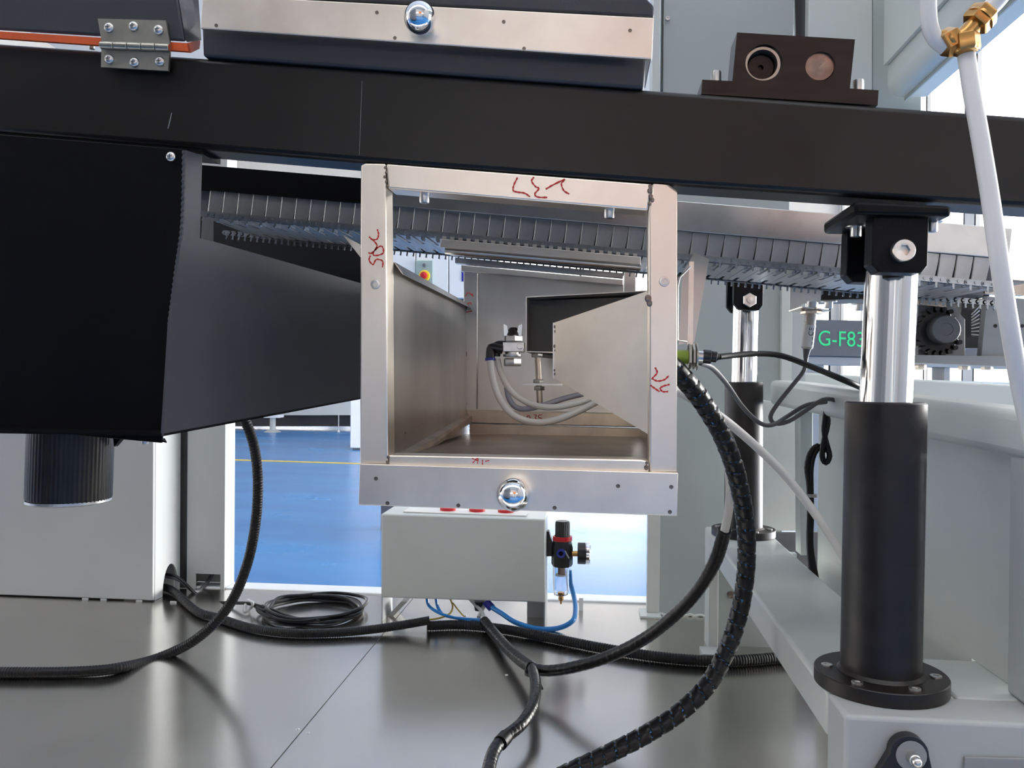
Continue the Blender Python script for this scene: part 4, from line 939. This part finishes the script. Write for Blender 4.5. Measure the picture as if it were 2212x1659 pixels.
obj('blue_port', MB().lathe(P(cx, 1195, Yr - 24 * k), YF, [(9.5 * k, -.004), (9.5 * k, .006), (5 * k, .006), (5 * k, .0)], 20, cap=False), bluec, t)
obj('port_pin', MB().cyl(P(cx + 8, 1190, Yr - 26 * k), P(cx + 17, 1206, Yr - 26 * k), .0022, n=8), zinc, t)
obj('bowl', MB().lathe(P(cx, 1223, Yr), -ZU, [(17.5 * k, 0), (18 * k, .02), (17.5 * k, .06), (15 * k, .076), (8 * k, .08), (8 * k, .077), (13.5 * k, .073), (15.5 * k, .06), (15.5 * k, 0)], 32, cap=False), glass, t)
obj('filter_element', MB().cyl(P(cx + 1, 1222, Yr), P(cx + 1, 1240, Yr), 8 * k, n=20), sinter, t)
obj('baffle', MB().cyl(P(cx, 1240, Yr), P(cx, 1243, Yr), 12 * k, n=20), labelw, t)
obj('drain_valve', MB().lathe(P(cx, 1279, Yr), -ZU, [(7 * k, 0), (7 * k, .008), (5 * k, .014), (6 * k, .016), (5 * k, .022), (2 * k, .024), (2 * k, .032)], 18), brass, t)
obj('gauge_stem', MB().cyl(P(1236, 1196, Yr), P(1250, 1196, Yr), 6 * k, n=16), brass, t)
obj('gauge_body', MB().cyl(P(1248, 1195, Yr), P(1265, 1195.5, Yr), 23 * k, n=36, ch=.001), black_pl, t)
obj('gauge_bezel', MB().cyl(P(1265.3, 1195.5, Yr), P(1275, 1196, Yr), 23.6 * k, n=36, ch=.002), chrome, t)
# blue air hose behind and under
zf = DECK + .008
def G(px, py, h=.008): return F(px, py, DECK + h)
t = thing('blue_air_hose', G(1160, 1362), 'blue air hose curling from the regulator across the deck to the box', 'hose')
obj('hose', MB().tube([P(1230, 1232, Yr + .05), P(1233, 1260, Yr + .05), P(1240, 1290, Yr + .02), P(1243, 1318, Yr - .03), P(1236, 1342, 2.16), G(1205, 1357), G(1160, 1358), P(1115, 1345, 2.14), P(1085, 1326, 2.17), P(1058, 1309, 2.2)], .0066, 14), blueh, t)
obj('push_fitting', MB().cyl(P(1048, 1298, 2.2), P(1063, 1314, 2.2), .011, n=16), bluec, t)
# wires under the box
t = thing('wire_bunch', G(1000, 1350), 'loose blue, grey and yellow wires dropping from the control box', 'wires')
Yw = 2.2
obj('blue_tube', MB().tube([P(922, 1291, Yw), P(926, 1308, Yw), P(945, 1322, Yw - .02), P(975, 1333, 2.16), P(1010, 1337, 2.15), P(1045, 1340, 2.15)], .0042, 8), blueh, t)
obj('blue_tube', MB().tube([P(942, 1291, Yw), P(945, 1310, Yw), P(958, 1328, 2.18), P(990, 1336, 2.16), P(1020, 1345, 2.14), P(1048, 1345, 2.14)], .0042, 8), blueh, t)
obj('yellow_wire', MB().tube([P(972, 1292, Yw), P(978, 1310, Yw), P(972, 1325, Yw - .02), P(950, 1335, 2.16), P(925, 1339, 2.15)], .0026, 8), yellowgreen, t)
obj('yellow_wire', MB().tube([P(978, 1302, Yw), P(990, 1318, 2.19), P(1005, 1334, 2.16), P(1020, 1344, 2.14)], .0020, 8), yellowgreen, t)
obj('grey_wire', MB().tube([P(1015, 1294, Yw), P(1028, 1308, Yw), P(1040, 1320, Yw - .02), P(1046, 1336, 2.15)], .0048, 8), cream2, t)
obj('grey_wire', MB().tube([P(1054, 1295, Yw), P(1044, 1312, Yw), P(1034, 1334, 2.16)], .0055, 8), cream2, t)
# ================================================================== HOSES ON THE DECK
corr = lambda pitch, d=.10: (lambda s, th: 1 - d * (0.5 + 0.5 * math.cos(2 * math.pi * s / pitch)))
obj('corrugated_conduit', MB().tube([P(505, 870, 1.80), P(528, 905, 1.80), P(549, 965, 1.82), P(557, 1040, 1.83), P(552, 1130, 1.84), P(532, 1225, 1.85), P(492, 1312, 1.85), P(425, 1380, 1.85), P(340, 1422, 1.84), G(250, 1444, .012), G(150, 1452, .012), G(30, 1453, .012), G(-80, 1452, .012)], .0122, 12, .0016, corr(.0064)), rubber,
    label='black corrugated conduit looping from under the cover to the left edge', cat='conduit', group='corrugated conduits on the deck')
obj('corrugated_conduit', MB().tube([Vector((xr - .06, 2.40, DECK + .016)), Vector((xr + .01, 2.375, DECK + .015)), G(425, 1320, .013), G(470, 1334, .012), G(540, 1356, .012), G(620, 1367, .012), G(720, 1367, .012), G(800, 1360, .014), G(870, 1350, .02), G(928, 1340, .03)], .0115, 12, .0016, corr(.0060)), rubber,
    label='black corrugated conduit from the left cabinet hole to the control box wires', cat='conduit', group='corrugated conduits on the deck')
obj('corrugated_conduit', MB().tube([G(922, 1352, .013), G(1000, 1350, .013), G(1080, 1358, .013), G(1180, 1376, .013), G(1290, 1398, .013), G(1400, 1416, .013), G(1500, 1426, .013), G(1590, 1427, .013), G(1700, 1419, .013)], .0128, 12, .0016, corr(.0066)), rubber,
    label='thick black corrugated conduit lying across the deck to the right', cat='conduit', group='corrugated conduits on the deck')
# coil of black cable
t = thing('cable_coil', G(680, 1320, 0), 'loose coil of shiny black cable lying on the deck', 'cable')
pts = []
c = G(675, 1318, .01); cxr = abs(F(785, 1318, DECK).x - F(565, 1318, DECK).x) / 2; cyr = .135
turns = 5
rs = [random.uniform(.88, 1.02) for _ in range(64)]
for i in range(turns * 12):
    an = R(180 + 30 * i); q = rs[i % 60]
    pts.append(Vector((c.x + math.cos(an) * cxr * q + .012 * math.sin(i * .7), c.y + math.sin(an) * cyr * q + .01 * math.cos(i * .9), DECK + .006 + .0045 * (i // 12) + .002 * math.sin(i * 1.3))))
pts += [G(575, 1320, .02), G(545, 1306, .02), G(528, 1303, .02), G(500, 1302, .01), P(440, 1296, 2.38), Vector((xr + .02, 2.40, DECK + .045)), Vector((xr - .05, 2.40, DECK + .055))]
obj('coiled_cable', MB().tube(pts, .0048, 8), wrapm, t)
obj('coiled_tail', MB().tube([G(690, 1342, .018), G(640, 1336, .02), G(590, 1318, .02), G(548, 1306, .024)], .0048, 8), wrapm, t)
obj('cable_tie', MB().tube([G(536, 1296, .012), G(546, 1303, .03), G(541, 1314, .012), G(528, 1322, .008), G(530, 1306, .02)], .0045, 6), lime, t)
obj('notch_cable', MB().tube([Vector((xr - .05, 2.41, DECK + .05)), Vector((xr + .02, 2.40, DECK + .040)), P(420, 1278, 2.41), P(440, 1266, 2.455), P(456, 1246, 2.49), P(464, 1225, 2.50)], .0056, 10), greycab, label='dark cable bending from the cabinet hole into the column notch', cat='cable')
# spiral-wrapped bundles
def spir(pitch, d=.16, wgap=.16):
    def f(s, th):
        u_ = (s / pitch + th / (2 * math.pi)) % 1.0
        return 1 - d * (1 if u_ < wgap else 0) + .02 * math.sin(2 * math.pi * u_)
    return f
t = thing('hose_bundle', P(1612, 1200, 1.3), 'thick black spiral-wrapped hose bundle arching from the box to the foreground', 'hose bundle')
main = [P(1440, 780, 1.12), P(1475, 815, 1.14), P(1520, 872, 1.18), P(1562, 945, 1.22), P(1592, 1030, 1.25), P(1610, 1130, 1.28), P(1612, 1220, 1.30), P(1600, 1310, 1.31), P(1572, 1400, 1.31), P(1528, 1480, 1.30), P(1462, 1543, 1.29), P(1385, 1592, 1.28), P(1310, 1630, 1.27), P(1230, 1668, 1.26), P(1120, 1720, 1.25)]
obj('spiral_wrap', MB().tube(main, .0140, 14, .0026, spir(.020)), wrapm, t)
obj('blue_core', MB().tube(main, .0122, 10, .012), blueh, t)
t = thing('branch_bundle', P(1150, 1445, 1.75), 'thinner black wrapped bundle branching from the control box wires', 'hose bundle')
j = P(1150, 1443, 1.74)
obj('upper_branch', MB().tube([P(1046, 1342, 2.13), P(1062, 1362, 2.08), P(1088, 1392, 1.96), P(1120, 1422, 1.84), j], .0135, 14, .0024, spir(.018, .1)), wrapm, t)
obj('right_branch', MB().tube([j, P(1185, 1449, 1.72), P(1240, 1441, 1.69), P(1310, 1420, 1.66), P(1385, 1384, 1.62), P(1450, 1335, 1.58), P(1505, 1278, 1.54), P(1545, 1212, 1.50), P(1566, 1145, 1.46)], .0120, 14, .0022, spir(.015, .07)), wrapm, t)
obj('white_tubes', MB().tube([P(1567, 1147, 1.458), P(1576, 1100, 1.44), P(1578, 1040, 1.42), P(1572, 970, 1.40)], .0062, 10).tube([P(1562, 1146, 1.45), P(1571, 1100, 1.44), P(1573, 1040, 1.42), P(1567, 970, 1.40)], .005, 10), hosew, t)
obj('lower_branch', MB().tube([j, G(1157, 1478, .055), G(1152, 1520, .05), G(1128, 1562, .045), G(1088, 1596, .04), G(1064, 1630, .035), G(1048, 1700, .03)], .0112, 14, .0022, spir(.012, .10)), wrapm, t)
obj('cable_tie', MB().lathe(j + Vector((0, 0, -.014)), ZU, [(.0165, 0), (.0165, .006)], 16).tube([P(1160, 1448, 1.72), P(1164, 1470, 1.70), P(1172, 1490, 1.69)], .0028, 6), black_pl, t)
obj('tape_band', MB().tube([G(1092, 1592, .04), G(1080, 1606, .039)], .0128, 14, smooth=False), rubber, t)
obj('white_hose', MB().tube([P(1450, 838, 1.22), P(1500, 865, 1.25), P(1560, 903, 1.30), P(1625, 957, 1.34), P(1690, 1020, 1.36), P(1745, 1088, 1.36), P(1795, 1160, 1.34), P(1850, 1245, 1.30)], .0068, 14), hosew, label='long white hose sloping from the box down behind the near cylinder', cat='hose', group='white hoses')
